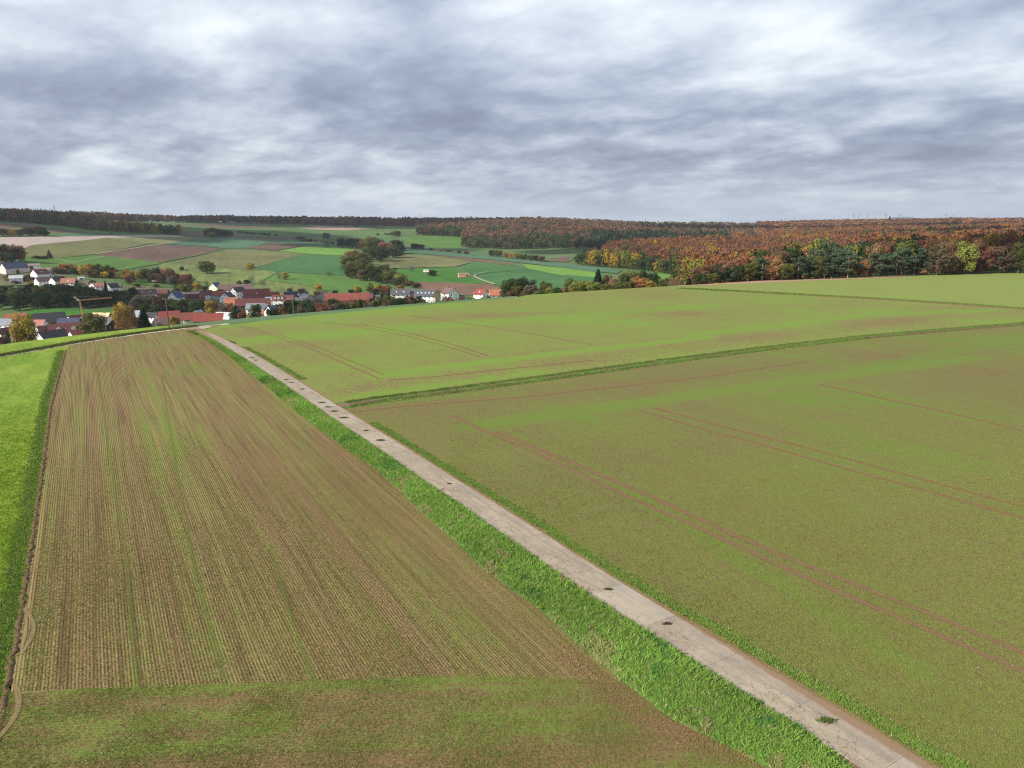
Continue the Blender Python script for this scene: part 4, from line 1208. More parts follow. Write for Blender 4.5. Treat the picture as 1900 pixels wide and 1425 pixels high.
def leaf_cloud(kind, nl, seed, size):
    """unit-height crown: centre on the z axis, leaf clumps as small tilted quads on the lobes"""
    r = np.random.default_rng(seed)
    L = []
    if kind == 'round':
        L = [(0, 0, .62, .30)]
        for i in range(17):
            a = i * 2.4 + r.uniform(-.5, .5); z = .16 + .72 * (i + .5) / 17; rad = .36 * math.sqrt(max(0.12, 1 - ((z - .50) / .46) ** 2)) * r.uniform(.55, 1.0)
            L.append((math.cos(a) * rad, math.sin(a) * rad, z, r.uniform(.11, .19)))
    elif kind == 'bush':
        for i in range(12):
            a = r.uniform(0, 6.28); z = r.uniform(.15, .75); rad = .5 * (1 - .55 * z) * r.uniform(.2, 1)
            L.append((math.cos(a) * rad, math.sin(a) * rad, z, r.uniform(.18, .27)))
    elif kind == 'tall':
        for i in range(16):
            a = r.uniform(0, 6.28); z = r.uniform(.16, .90); rad = .24 * math.sqrt(max(0.05, 1 - ((z - .52) / .46) ** 2)) * r.uniform(.3, 1.1)
            L.append((math.cos(a) * rad, math.sin(a) * rad, z, r.uniform(.08, .15)))
    elif kind == 'poplar':
        for i in range(14):
            z = .12 + .82 * i / 13; rad = .06
            a = r.uniform(0, 6.28)
            L.append((math.cos(a) * rad, math.sin(a) * rad, z, .10 * (1.15 - abs(z - .45)) * r.uniform(.8, 1.2)))
    elif kind == 'pine':
        for i in range(18):
            a = r.uniform(0, 6.28); z = .22 + .71 * (i + .5) / 18; rad = .23 * r.uniform(.3, 1.15)
            L.append((math.cos(a) * rad, math.sin(a) * rad, z, r.uniform(.07, .13)))
    n = nl
    if kind == 'spruce':
        t = r.uniform(0, 1, n) ** 0.62
        z = 1 - t * .95
        whorl = np.abs(((z * 13) % 1) - .5) * 2
        rad = (.02 + .21 * t) * (0.62 + .45 * whorl) * r.uniform(.7, 1.05, n)
        a = r.uniform(0, 6.28, n)
        P = np.stack([np.cos(a) * rad, np.sin(a) * rad, z], 1)
        Nn = np.stack([np.cos(a), np.sin(a), np.full(n, .5)], 1)
        lv = r.uniform(0, 1, n)
    else:
        L = np.array(L)
        pr = L[:, 3] ** 2; pr /= pr.sum()
        k = r.choice(len(L), n, p=pr)
        d = r.normal(0, 1, (n, 3)); d /= np.linalg.norm(d, axis=1)[:, None]
        rr = L[k, 3] * r.uniform(.55, 1.08, n)
        P = L[k, :3] + d * rr[:, None] * np.array([1, 1, .82])
        Nn = d * .75 + (P - np.array([0, 0, .5])) * .9
        lobe = r.uniform(0, 1, len(L))
        lv = lobe[k] * .6 + r.uniform(0, .4, n)
        if kind == 'pine':
            P[:, 2] = L[k, 2] + (P[:, 2] - L[k, 2]) * .7
    Nn = Nn + r.normal(0, .45, (n, 3)); Nn /= np.linalg.norm(Nn, axis=1)[:, None]
    ref = r.normal(0, 1, (n, 3))
    A = np.cross(Nn, ref); A /= np.linalg.norm(A, axis=1)[:, None]
    B = np.cross(Nn, A)
    sz = size * r.uniform(.6, 1.3, (n, 1))
    V = np.stack([P - A * sz, P - B * sz * .7, P + A * sz, P + B * sz * .7], 1)
    return V, lv


PROTO = {}


def crown_proto(kind, i):
    key = (kind, i)
    if key in PROTO:
        return PROTO[key]
    nl, sz = {'round': (2600, .030), 'bush': (1400, .045), 'tall': (2300, .027), 'poplar': (1200, .024), 'pine': (2100, .024), 'spruce': (2400, .024), 'bare': (1500, .017)}[kind]
    V, lv = leaf_cloud('round' if kind == 'bare' else kind, nl, i * 17 + len(kind), sz)
    crown = npmesh('crown', V.reshape(-1, 3), np.arange(len(V) * 4).reshape(-1, 4), LEAF, 4, leaf=lv)
    r = random.Random(i * 31 + len(kind))
    V2, F2 = [], []
    top = {'round': .62, 'bush': .5, 'tall': .80, 'poplar': .85, 'pine': .90, 'spruce': .95, 'bare': .62}[kind]
    wd = {'round': .026, 'bush': .02, 'tall': .014, 'poplar': .014, 'pine': .013, 'spruce': .014, 'bare': .022}[kind]
    add_tube(V2, F2, (0, 0, -.06), (r.uniform(-.01, .01), r.uniform(-.01, .01), top * .45), wd, wd * .75)
    add_tube(V2, F2, (0, 0, top * .44), (r.uniform(-.03, .03), r.uniform(-.03, .03), top), wd * .75, wd * .25)
    if kind != 'spruce':
        for k in range(18 if kind == 'bare' else 9):
            a = r.uniform(0, 6.28); z0 = r.uniform(.28, .8) * top; ln = {'poplar': .08, 'tall': .18, 'pine': .18}.get(kind, .30) * r.uniform(.6, 1.1)
            add_tube(V2, F2, (0, 0, z0), (math.cos(a) * ln, math.sin(a) * ln, z0 + ln * r.uniform(.5, 1.0)), wd * .42, wd * .10, 4)
    trunk = pymesh('trunk', V2, F2, BARKP if kind == 'pine' else BARK)
    PROTO[key] = (crown, trunk)
    return PROTO[key]


TREES = []          # deferred: labels need the order within each cluster
WORDS = ['first', 'second', 'third', 'fourth', 'fifth', 'sixth', 'seventh', 'eighth', 'ninth', 'tenth', 'eleventh', 'twelfth', 'thirteenth', 'fourteenth', 'fifteenth',
         'sixteenth', 'seventeenth', 'eighteenth', 'nineteenth', 'twentieth', 'twenty-first', 'twenty-second', 'twenty-third', 'twenty-fourth', 'twenty-fifth', 'twenty-sixth',
         'twenty-seventh', 'twenty-eighth', 'twenty-ninth', 'thirtieth', 'thirty-first', 'thirty-second', 'thirty-third', 'thirty-fourth', 'thirty-fifth', 'thirty-sixth',
         'thirty-seventh', 'thirty-eighth', 'thirty-ninth', 'fortieth'] + ['forty-%s' % k for k in ('first', 'second', 'third', 'fourth', 'fifth', 'sixth', 'seventh', 'eighth', 'ninth')] + ['fiftieth'] + ['fifty-%s' % k for k in ('first', 'second', 'third', 'fourth', 'fifth', 'sixth', 'seventh', 'eighth', 'ninth')]
CNAME = {'dk': 'dark green', 'dg': 'green', 'ol': 'olive green', 'yg': 'yellow green', 'ye': 'bright yellow', 'gd': 'golden yellow', 'or': 'orange', 'ru': 'rust brown', 'rd': 'dark red',
         'br': 'brown', 'gy': 'grey brown', 'pi': 'blue green', 'sp': 'blackish green', 'tn': 'tan'}
KNAME = {'round': ('broad_tree', 'broad tree', 'tree'), 'bush': ('bush', 'bush', 'bush'), 'tall': ('forest_tree', 'tall tree', 'tree'), 'poplar': ('slender_tree', 'slender tree', 'tree'),
         'pine': ('pine_tree', 'pine', 'tree'), 'spruce': ('spruce_tree', 'spruce', 'tree'), 'bare': ('bare_tree', 'thin-leaved tree', 'tree')}
n_tree = [0]


def tree(x, yt, w_, kind, col, yb=None, Y=None, label=None, group=None):
    """one tree; yb = row of its foot where that is seen, else Y = its distance"""
    if yb is not None:
        p = hit(x, yb, 120 if Y is None else Y - 40)
        Yd = p.y; zb = p.z; X = p.x
    else:
        Yd = Y
        X = (x - 950) / float(slope(yt)[1]) * Y
        zb = float(hz(X, Yd))
    s, f = slope(yt)
    ht = H - float(s) * Yd - zb
    wm = 1.22 * w_ * Yd / 1345.0
    ht = max(ht, wm * .45, 1.2)
    n_tree[0] += 1
    i = n_tree[0] % 4
    crown, trunk = crown_proto(kind, i)
    base_w = {'round': .86, 'bush': 1.05, 'tall': .62, 'poplar': .30, 'pine': .58, 'spruce': .42, 'bare': .86}[kind]
    root = empty(KNAME[kind][0], (X, Yd, zb), random.uniform(0, 6.28))
    c = COL[col] if isinstance(col, str) else col
    j = random.uniform(.85, 1.18); hsh = random.uniform(.92, 1.08)
    for nm, me in (('crown', crown), ('trunk', trunk)):
        o = bpy.data.objects.new(nm, me)
        sx = wm / base_w
        o.scale = (sx, sx, ht)
        o.color = (c[0] * j * hsh, c[1] * j, c[2] * j, 1)
        link(o, root)
    tag(root, label or 'tree', KNAME[kind][2], group)
    return root


def cluster(where, group, items, front=False):
    """items: (x, ytop, width, kind, colour, yb or None, Y or None[, label]); labels count from the left within the cluster"""
    if 'mixed copse' in where:
        items = [(q[0], q[1] - 1.5, q[2] * 1.14) + tuple(q[3:]) for q in items]
    items = sorted(items, key=lambda q: q[0])
    for k, it in enumerate(items):
        lab = it[7] if len(it) > 7 else None
        if lab is None:
            if len(items) == 1:
                lab = '%s %s %s' % (CNAME[it[4]], KNAME[it[3]][1], where)
            else:
                lab = '%s %s %s, %s from the left' % (CNAME[it[4]], KNAME[it[3]][1], where, WORDS[k])
        tree(it[0], it[1], it[2], it[3], it[4], it[5], it[6], lab, group)


N_ = None
# single trees and bushes on the hillside
for it in [(385, 483, 30, 'round', 'ol', 508, N_, 'big round green oak standing alone above the village'),
           (465, 486.5, 14, 'round', 'gd', 502, N_, 'small golden tree at the corner of the brown and green fields'),
           (530, 504, 12, 'poplar', 'gd', 519, N_, 'thin orange yellow tree on the green slope above the village'),
           (518, 505, 10, 'bare', 'gy', 519, N_, 'leafless grey tree beside the thin yellow tree'),
           (591, 525, 13, 'round', 'gd', 541, N_, 'golden tree on the slope above the long red roof'),
           (611, 503, 12, 'bare', 'gy', 512, N_, 'small bare bush tree at the lower edge of the green field'),
           (338, 494, 8, 'round', 'dg', 503, N_, 'small green tree left of the big oak'),
           (347, 497, 5, 'bare', 'gy', 504, N_, 'tiny bare sapling left of the big oak'),
           (605.5, 431, 13, 'round', 'br', 443.5, N_, 'lone brown tree with round crown far on the green hill'),
           (662, 417, 6, 'round', 'dk', 422, N_, 'tiny dark tree below the far skyline wood'),
           (735, 427, 18, 'round', 'ol', 438.5, N_, 'wide spreading tree on the far green hill beside a dark shed'),
           (727, 429, 8, 'bare', 'gy', 438, N_, 'small bare tree left of the wide spreading tree'),
           (701, 431, 5, 'bush', 'dg', 437, N_, 'small green bush left of the far shed'),
           (715, 432, 5, 'bush', 'dk', 436, N_, 'dark bush right beside the far shed'),
           (606, 455, 12, 'bare', 'br', 460, N_, 'brown tree in front of the far hedge, above the copse'),
           (92, 463.5, 10, 'spruce', 'dg', 479, N_, 'lone dark spruce at the left edge of the olive field'),
           (764, 492, 14, 'bare', 'gy', 505, N_, 'bare grey tree right of the copse'),
           (803, 500, 16, 'round', 'dk', 513, N_, 'dark round tree right beside the white caravan'),
           (733, 496, 8, 'bush', 'dk', 501, N_, 'low dark bush at the foot of the copse'),
           (585, 443, 7, 'bush', 'dg', 447, N_, 'small round bush in the far meadow'),
           (384, 519, 8, 'bare', 'gy', 532, N_, 'small bare tree above the white house'),
           (467, 510, 12, 'bare', 'gy', 528, N_, 'grey half-bare tree on the slope behind the red roofs'),
           (458, 518, 12, 'round', 'dk', 529, N_, 'dark bushy tree on the slope behind the red roofs'),
           (487, 517, 13, 'bare', 'gy', 530, N_, 'grey bushy tree at the end of the dark field hedge'),
           (444, 519, 9, 'bush', 'br', 527, N_, 'brown shrub above the long brown roof'),
           (1197, 497.5, 14, 'spruce', 'sp', N_, 395, 'PLACE'),
           ]:
    if it[7] == 'PLACE':
        continue
    tree(*it[:7], it[7])
cluster('in the far straight hedge', 'bushes of the far straight hedge', [(440 + 4, 428, 7, 'bush', 'dk', 432, N_), (450, 429, 7, 'bush', 'dk', 432.5, N_), (459, 429.5, 7, 'bush', 'dg', 434, N_), (466, 430, 7, 'bush', 'dk', 434.5, N_),
        (474, 430.5, 7, 'bush', 'dk', 435, N_), (482, 431, 7, 'bush', 'dg', 435.5, N_), (490, 431.5, 8, 'bush', 'dk', 436, N_), (498, 432, 8, 'bush', 'dk', 437, N_), (511, 433, 6, 'bush', 'dk', 438, N_)])
cluster('in the far tan hedge', 'tan bushes of the far hedge', [(552, 438, 9, 'bush', 'tn', 444, N_), (560, 437, 12, 'bush', 'ol', 447, N_), (565, 441, 10, 'bush', 'tn', 448, N_), (576, 441, 9, 'bush', 'br', 449, N_),
        (586, 442, 11, 'bush', 'tn', 450, N_), (596, 443, 9, 'bush', 'tn', 451, N_), (607, 445, 10, 'bush', 'br', 452, N_), (618, 446, 8, 'bush', 'ol', 453, N_)])
cluster('of the small far grove', 'trees of the small far grove', [(384, 425, 12, 'round', 'br', 439, N_), (391, 421, 15, 'round', 'tn', 439, N_), (400, 422, 15, 'round', 'ol', 439.5, N_), (408, 424, 14, 'round', 'dg', 440, N_),
        (416, 426, 14, 'round', 'dk', 440, N_), (425, 427, 13, 'round', 'dk', 440, N_), (395, 430, 11, 'round', 'gd', 440, N_)])
# copse in the middle distance
cluster('of the mixed copse on the slope', 'trees of the copse', [
    (633, 442, 15, 'round', 'dk', 459, N_), (648, 442, 15, 'round', 'dk', 461, N_), (661, 442, 17, 'round', 'dk', 462, N_), (674, 444, 16, 'round', 'br', 463, N_), (688, 439, 24, 'round', 'ol', 466, N_),
    (702, 443, 22, 'round', 'dg', 468, N_), (716, 448, 26, 'round', 'ru', 474, N_), (735, 445, 24, 'round', 'dk', 466, N_), (742, 455, 18, 'round', 'dk', 471, N_), (729, 456, 30, 'round', 'dg', 479, N_),
    (706, 458, 32, 'round', 'dk', 485, N_), (688, 458, 26, 'round', 'dg', 482, N_), (656, 464, 24, 'round', 'ru', 492, N_), (672, 468, 30, 'round', 'ol', 497, N_), (646, 474, 24, 'round', 'ol', 506, N_),
    (660, 482, 28, 'round', 'ol', 517, N_), (682, 486, 28, 'round', 'ol', 521, N_), (697, 496, 20, 'round', 'dk', 524, N_), (650, 494, 20, 'round', 'dg', 517, N_), (674, 500, 18, 'round', 'br', 521, N_),
    (712, 490, 24, 'round', 'ol', 518, N_), (707, 505, 18, 'round', 'dk', 526, N_), (724, 500, 24, 'round', 'ol', 528, N_), (742, 506, 22, 'round', 'yg', 529, N_), (737, 516, 16, 'round', 'dg', 532, N_), (760, 520, 16, 'bush', 'br', 534, N_), (774, 525, 14, 'bush', 'dk', 535, N_)])
cluster('in the dark hedge behind the copse', 'bushes behind the copse', [(768, 451, 12, 'round', 'dk', 462, N_), (771, 451, 15, 'round', 'dk', 463, N_), (782, 453, 13, 'round', 'br', 463, N_), (800, 460, 10, 'bush', 'br', 465, N_), (815, 461, 10, 'bush', 'ru', 467, N_),
        (832, 462, 12, 'bush', 'br', 468, N_), (852, 464, 12, 'bush', 'br', 471, N_), (866, 465, 12, 'bush', 'br', 472, N_)])
cluster('in the hedge before the clearing', 'trees of the hedge before the clearing', [(913, 463, 16, 'round', 'dg', 476, N_), (925, 463, 15, 'round', 'ol', 477, N_), (941, 468, 14, 'round', 'or', 479, N_), (950, 468, 14, 'round', 'gd', 480, N_), (962, 470, 14, 'round', 'ol', 481, N_),
        (972, 471, 14, 'round', 'dg', 483, N_), (984, 472, 14, 'round', 'ol', 483.5, N_), (993, 473, 13, 'round', 'dk', 484, N_), (1005, 475, 14, 'round', 'br', 486, N_)])
# left margin and around the upper hamlet
cluster('above the beige farm building', 'trees at the far left', [(-4, 452, 26, 'round', 'br', 488, N_), (8, 450, 24, 'round', 'ol', 486, N_), (22, 452, 24, 'round', 'br', 487, N_), (36, 454, 24, 'round', 'ru', 487, N_), (0, 464, 20, 'round', 'gd', 489, N_), (16, 466, 18, 'round', 'dg', 489, N_)])
cluster('in the far left thicket', 'trees of the far left thicket', [(-6, 420, 18, 'round', 'br', 440, N_), (10, 423, 16, 'round', 'dk', 439, N_), (25, 424, 15, 'round', 'gd', 439.5, N_), (38, 424, 16, 'round', 'br', 439, N_), (52, 420, 20, 'round', 'dk', 438, N_), (66, 417, 24, 'round', 'br', 438, N_),
        (78, 420, 20, 'round', 'dk', 438, N_), (86, 427, 12, 'round', 'br', 438, N_)])
cluster('in the garden row above the village', 'garden trees above the village', [
    (68, 474, 14, 'bush', 'dk', 481, N_), (82, 474, 14, 'bush', 'dk', 481, N_), (125, 488, 30, 'round', 'or', 506, N_), (108, 492, 22, 'bush', 'gy', 508, N_), (140, 495, 22, 'bush', 'dg', 509, N_), (158, 490, 20, 'round', 'gd', 512, N_), (170, 488, 20, 'round', 'gd', 513, N_),
    (180, 488, 22, 'round', 'dg', 513, N_), (196, 490, 22, 'round', 'ol', 514, N_), (207, 494, 14, 'round', 'br', 514, N_), (172, 500, 18, 'round', 'br', 515, N_), (194, 503.5, 15, 'round', 'ye', 516, N_), (204.5, 503, 8, 'round', 'sp', 516, N_), (214, 499, 17, 'round', 'rd', 516, N_),
    (226, 502, 18, 'round', 'yg', 518, N_), (240, 499, 22, 'round', 'gd', 523, N_), (243, 510, 18, 'round', 'br', 527, N_), (257, 503, 14, 'round', 'gd', 521, N_), (268, 497, 20, 'round', 'ol', 522, N_), (279, 497, 20, 'round', 'ol', 523, N_), (292, 494, 14, 'round', 'dk', 523, N_),
    (288, 505, 16, 'round', 'br', 525, N_), (308, 496, 22, 'round', 'or', 520, N_), (318, 498, 18, 'round', 'br', 525, N_), (300, 506, 18, 'round', 'br', 527, N_), (330, 505, 20, 'round', 'br', 530, N_), (347, 506, 24, 'round', 'ru', 532, N_), (320, 512, 16, 'round', 'gy', 530, N_),
    (366, 522, 14, 'round', 'gd', 540, N_), (350, 525, 20, 'bush', 'ol', 542, N_), (338, 526, 16, 'bush', 'yg', 542, N_), (380, 530, 14, 'bush', 'dg', 541, N_)])
# dark belt of alders along the brook, village side
belt = []
rb = random.Random(3)
for i in range(17):
    x = -10 + i * 11.5
    belt.append((x + rb.uniform(-3, 3), 529 + rb.uniform(-6, 3) + (2 if x < 40 else 0) + (5 if x > 130 else 0), 25 + rb.uniform(-3, 5), 'tall' if rb.random() < .4 else 'round', rb.choice(['dk', 'dk', 'dg', 'dk', 'ol']), N_, 690 + rb.uniform(-15, 15)))
for i in range(19):
    x = -8 + i * 13.5
    belt.append((x + rb.uniform(-3, 3), 541 + rb.uniform(-5, 4), 26 + rb.uniform(-3, 5), 'round', rb.choice(['dk', 'dk', 'dk', 'dg', 'dk']), N_, 655 + rb.uniform(-15, 15)))
cluster('in the dark brookside belt', 'dark trees along the brook', belt)
cluster('in the brown belt amid the village', 'brown trees between the village halves', [
    (250, 548, 22, 'round', 'gy', N_, 600), (262, 545, 24, 'round', 'br', N_, 620), (276, 543, 26, 'round', 'gy', N_, 610), (292, 546, 26, 'round', 'br', N_, 600), (304, 548, 22, 'round', 'gy', N_, 605), (318, 553, 24, 'round', 'dg', N_, 600), (332, 553, 24, 'round', 'dg', N_, 590),
    (346, 554, 24, 'round', 'dk', N_, 600), (360, 555, 24, 'round', 'dg', N_, 590), (372, 556, 18, 'round', 'dk', N_, 600), (268, 560, 24, 'round', 'dk', N_, 560), (288, 562, 24, 'round', 'dg', N_, 560), (310, 564, 22, 'round', 'dk', N_, 570), (336, 566, 22, 'round', 'dk', N_, 570), (362, 566, 20, 'round', 'dk', N_, 570),
    (390, 555.5, 23, 'round', 'gd', N_, 560), (406, 560, 20, 'round', 'gy', N_, 570), (417, 562, 20, 'round', 'gy', N_, 560), (427, 559.5, 14, 'round', 'or', N_, 560), (436, 566, 18, 'spruce', 'sp', N_, 520)])
gb = random.Random(17)
gard = []
for k in range(24):
    gard.append((gb.uniform(0, 215), 0, gb.uniform(8, 15), 'bush' if k % 2 else 'round', gb.choice(['dk', 'dg', 'ol', 'br', 'gy', 'gd']), 0, None))
gard = [(x, yb - w_ * gb.uniform(.6, .9), w_, kd, c, yb, None) for (x, _, w_, kd, c, _, _) in gard for yb in [float(np.interp(x, [0, 100, 215], [520, 526, 531])) + gb.uniform(-6, 7)]]
cluster('in the upper hamlet gardens', 'garden bushes of the upper hamlet', gard)
gard = []
for k in range(40):
    x = gb.uniform(235, 800)
    w_ = gb.uniform(7, 14)
    yb = float(np.interp(x, [235, 400, 600, 800], [541, 545, 553, 549])) + gb.uniform(-9, 10)
    gard.append((x, yb - w_ * gb.uniform(.6, .95), w_, 'bush' if k % 2 else 'round', gb.choice(['dk', 'dg', 'ol', 'br', 'ru', 'gy', 'dk']), yb, None))
cluster('in the village centre gardens', 'garden bushes of the village centre', gard)
gard = []
for k in range(9):
    x = gb.uniform(0, 320)
    w_ = gb.uniform(9, 18)
    Yd_ = gb.uniform(400, 520)
    yt = float(np.interp(x, [0, 150, 320], [606, 596, 586])) + gb.uniform(-6, 8)
    gard.append((x, yt + 8, w_ * .7, 'bush', gb.choice(['dk', 'dg', 'ol', 'br', 'ru', 'gy']), None, Yd_))
cluster('amid the nearest houses', 'garden trees amid the nearest houses', gard)
# front trees before and among the near houses
for it in [(42, 580, 43, 'round', 'gd', N_, 345, 'large round golden tree in front of the nearest houses at the left'),
           (173, 577, 43, 'round', 'ol', N_, 330, 'olive tree with a bare dark trunk standing at the edge of the crest meadow'),
           (222, 558, 28, 'round', 'gd', N_, 470, 'tall golden tree behind the reddish bare tree'),
           (240, 563, 16, 'round', 'or', N_, 480, 'small orange tree behind the grey roofed barn'),
           (225, 584, 32, 'bare', 'ru', N_, 380, 'reddish brown tree right of the dark gabled barn'),
           (264, 571, 30, 'spruce', 'sp', N_, 390, 'wide black-green conifer beside the grey roofed barn'),
           (4, 620, 24, 'bush', 'br', N_, 300, 'dark bush at the left photo edge below the houses'),
           (323, 584, 20, 'round', 'gd', N_, 420, 'golden brown tree right of the utility pole'),
           (449, 577, 16, 'round', 'rd', N_, 430, 'dark red bushy tree behind the blue-green strip'),
           (461, 582, 10, 'bush', 'gd', N_, 420, 'low yellow bush next to the dark red bushy tree'),
           (437, 572, 22, 'round', 'dk', N_, 450, 'dark tree left of the dark red bushy tree'),
           (472, 562, 22, 'round', 'dg', N_, 470, 'half-bare green tree in front of the grey and white house'),
           (531, 577, 14, 'bush', 'or', N_, 400, 'low orange brown bush left of the second utility pole')]:
    tree(*it[:7], it[7])
cluster('in the row behind the strip', 'trees of the row behind the strip', [
    (518, 562, 14, 'round', 'dk', N_, 450), (532, 555, 18, 'round', 'dk', N_, 450), (548, 553, 20, 'round', 'dk', N_, 440), (563, 552, 20, 'round', 'dg', N_, 440), (577, 554, 18, 'round', 'dk', N_, 430), (590, 552, 24, 'bare', 'gy', N_, 420), (603, 553, 20, 'bare', 'gy', N_, 420),
    (617, 552, 18, 'round', 'dk', N_, 420), (628, 556, 16, 'round', 'dk', N_, 415), (640, 557, 20, 'bare', 'ru', N_, 410), (654, 552, 18, 'bare', 'br', N_, 410), (666, 554, 20, 'round', 'dk', N_, 400), (681, 555, 20, 'bare', 'br', N_, 400), (694, 557, 16, 'round', 'gd', N_, 400),
    (708, 550, 20, 'round', 'ol', N_, 400), (722, 546, 24, 'round', 'ol', N_, 400), (736, 552, 18, 'round', 'dk', N_, 390), (746, 551, 18, 'round', 'dk', N_, 390), (757, 553, 18, 'round', 'dk', N_, 385), (768, 556, 12, 'round', 'dg', N_, 380),
    (790, 556, 14, 'bush', 'br', N_, 370), (810, 535, 16, 'bare', 'tn', N_, 450), (822, 540, 16, 'bare', 'ol', N_, 440), (832, 545, 12, 'bush', 'ru', N_, 400), (840, 551, 14, 'bush', 'ru', N_, 370), (856, 550, 16, 'bush', 'ru', N_, 365), (870, 551, 14, 'bush', 'br', N_, 365),
    (881, 550, 14, 'bush', 'yg', N_, 370), (893, 548.5, 14, 'bush', 'yg', N_, 370), (905, 546, 12, 'bush', 'ol', N_, 370)])
cluster('behind the longest red roof', 'yellow trees behind the long red roof', [(663, 529, 9, 'poplar', 'ye', 545, N_), (668, 532, 8, 'poplar', 'yg', 547, N_), (687, 523, 14, 'tall', 'yg', 547, N_), (697, 534, 14, 'round', 'br', 548, N_), (703, 526, 12, 'round', 'gd', 545, N_),
        (711, 529, 12, 'round', 'or', 547, N_), (720, 528, 14, 'round', 'or', 547, N_), (744, 527.5, 12, 'round', 'or', 542, N_)])
fill = []
for k in range(34):
    x = 500 + k * 8.6 + gb.uniform(-3, 3)
    yc = float(np.interp(x, [c[0] for c in CREST], [c[1] for c in CREST]))
    fill.append((x, yc - gb.uniform(9, 19), gb.uniform(12, 18), gb.choice(['round', 'bush']), gb.choice(['dk', 'dk', 'dg', 'br', 'gy', 'ol', 'ru']), N_, 370 + gb.uniform(-20, 40)))
cluster('in the scrub line behind the strip', 'scrub behind the blue-green strip', fill)
# hedge and trees on the crest towards the right
cluster('in the hedge row on the crest', 'trees of the hedge on the crest', [
    (944, 516, 36, 'round', 'dg', N_, 430), (962, 512, 34, 'round', 'dk', N_, 440), (980, 516, 30, 'round', 'dk', N_, 430), (960, 528, 26, 'round', 'ol', N_, 380), (985, 526, 28, 'round', 'gy', N_, 370), (1000, 533, 22, 'bush', 'ol', N_, 350), (1011, 520, 24, 'round', 'ol', N_, 400),
    (1022, 530, 22, 'bush', 'yg', N_, 350), (1034, 531, 18, 'bush', 'dg', N_, 345), (972, 538, 20, 'bush', 'br', N_, 340), (946, 536, 20, 'bush', 'br', N_, 350), (1048, 528, 12, 'bush', 'ru', N_, 350), (1057, 514, 24, 'round', 'ol', N_, 400), (1070, 521, 26, 'round', 'yg', N_, 360), (1084, 519, 26, 'round', 'yg', N_, 365),
    (1102, 520, 26, 'round', 'yg', N_, 360), (1110, 499, 25, 'spruce', 'sp', N_, 400), (1128, 508, 20, 'round', 'br', N_, 400), (1122, 524, 22, 'bush', 'ol', N_, 345), (1140, 514, 22, 'round', 'tn', N_, 390), (1150, 521, 26, 'round', 'ol', N_, 350), (1160, 504, 24, 'round', 'dg', N_, 430), (1176, 500, 28, 'round', 'ol', N_, 430),
    (1192, 500, 26, 'round', 'dk', N_, 430), (1168, 520, 24, 'round', 'ol', N_, 350), (1186, 512, 32, 'round', 'or', N_, 360), (1206, 519, 22, 'round', 'gd', N_, 355), (1213, 504, 22, 'round', 'dk', N_, 400), (1232, 514, 20, 'round', 'ol', N_, 370), (1250, 517, 24, 'bare', 'ru', N_, 360), (1279, 511, 12, 'spruce', 'sp', N_, 350), (1288, 508, 14, 'round', 'or', N_, 370),
    (1266, 503, 22, 'bare', 'gy', N_, 420), (1296, 512, 18, 'bush', 'dg', N_, 350)])
# front rank of the wood on the right
wood = []
rw = random.Random(21)
fr = [(1300, 504, 26, 'round', 'dg'), (1318, 506, 28, 'round', 'ol'), (1345, 494, 28, 'tall', 'dk'), (1358, 497, 22, 'round', 'pi'), (1372, 489, 24, 'round', 'dk'), (1390, 485, 32, 'round', 'ol'), (1405, 492, 22, 'round', 'dg'), (1417, 477, 34, 'pine', 'pi'), (1430, 495, 26, 'round', 'ru'),
      (1440, 478, 28, 'round', 'or'), (1455, 484, 30, 'round', 'ol'), (1463, 488, 24, 'round', 'gd'), (1472, 497, 20, 'round', 'dk'), (1484, 473, 28, 'pine', 'pi'), (1497, 505, 16, 'bush', 'or'), (1500, 474, 28, 'pine', 'pi'), (1513, 486, 24, 'round', 'dg'), (1521, 472, 26, 'round', 'ol'), (1532, 486, 24, 'pine', 'pi'), (1545, 490, 24, 'pine', 'pi'),
      (1556, 464, 32, 'pine', 'pi'), (1566, 483, 22, 'round', 'ol'), (1577, 472, 30, 'pine', 'pi'), (1590, 465, 28, 'pine', 'pi'), (1583, 492, 22, 'bush', 'yg'), (1603, 476, 24, 'round', 'or'), (1612, 487, 18, 'round', 'br'), (1620, 473, 24, 'pine', 'pi'), (1637, 468, 34, 'pine', 'pi'), (1652, 466, 30, 'pine', 'pi'), (1668, 462, 30, 'pine', 'pi'), (1684, 458, 32, 'pine', 'pi'),
      (1700, 470, 26, 'pine', 'pi'), (1718, 457, 32, 'pine', 'pi'), (1712, 496, 18, 'bush', 'or'), (1733, 472, 26, 'pine', 'pi'), (1737, 490, 20, 'bush', 'or'), (1745, 448, 38, 'round', 'br'), (1762, 444, 38, 'round', 'ru'), (1764, 470, 30, 'round', 'tn'), (1782, 443, 38, 'round', 'ol'), (1798, 445, 36, 'round', 'yg'), (1802, 470, 32, 'round', 'br'),
      (1815, 440, 38, 'round', 'ru'), (1832, 452, 36, 'round', 'ru'), (1848, 455, 34, 'pine', 'pi'), (1862, 450, 36, 'round', 'br'), (1880, 452, 36, 'round', 'ol'), (1898, 444, 38, 'round', 'ol'), (1915, 446, 36, 'round', 'br')]
for k, (x, yt, wd_, kd, cl0) in enumerate(fr):
    yc = float(np.interp(x, [c[0] for c in CREST], [c[1] for c in CREST]))
    Yc = H / float(slope(yc)[0])
    wood.append((x, yt, wd_, kd, cl0, N_, Yc + 14 + rw.uniform(-4, 8)))
cluster('in the autumn wood front rank', 'front trees of the autumn wood', wood)
wood = []
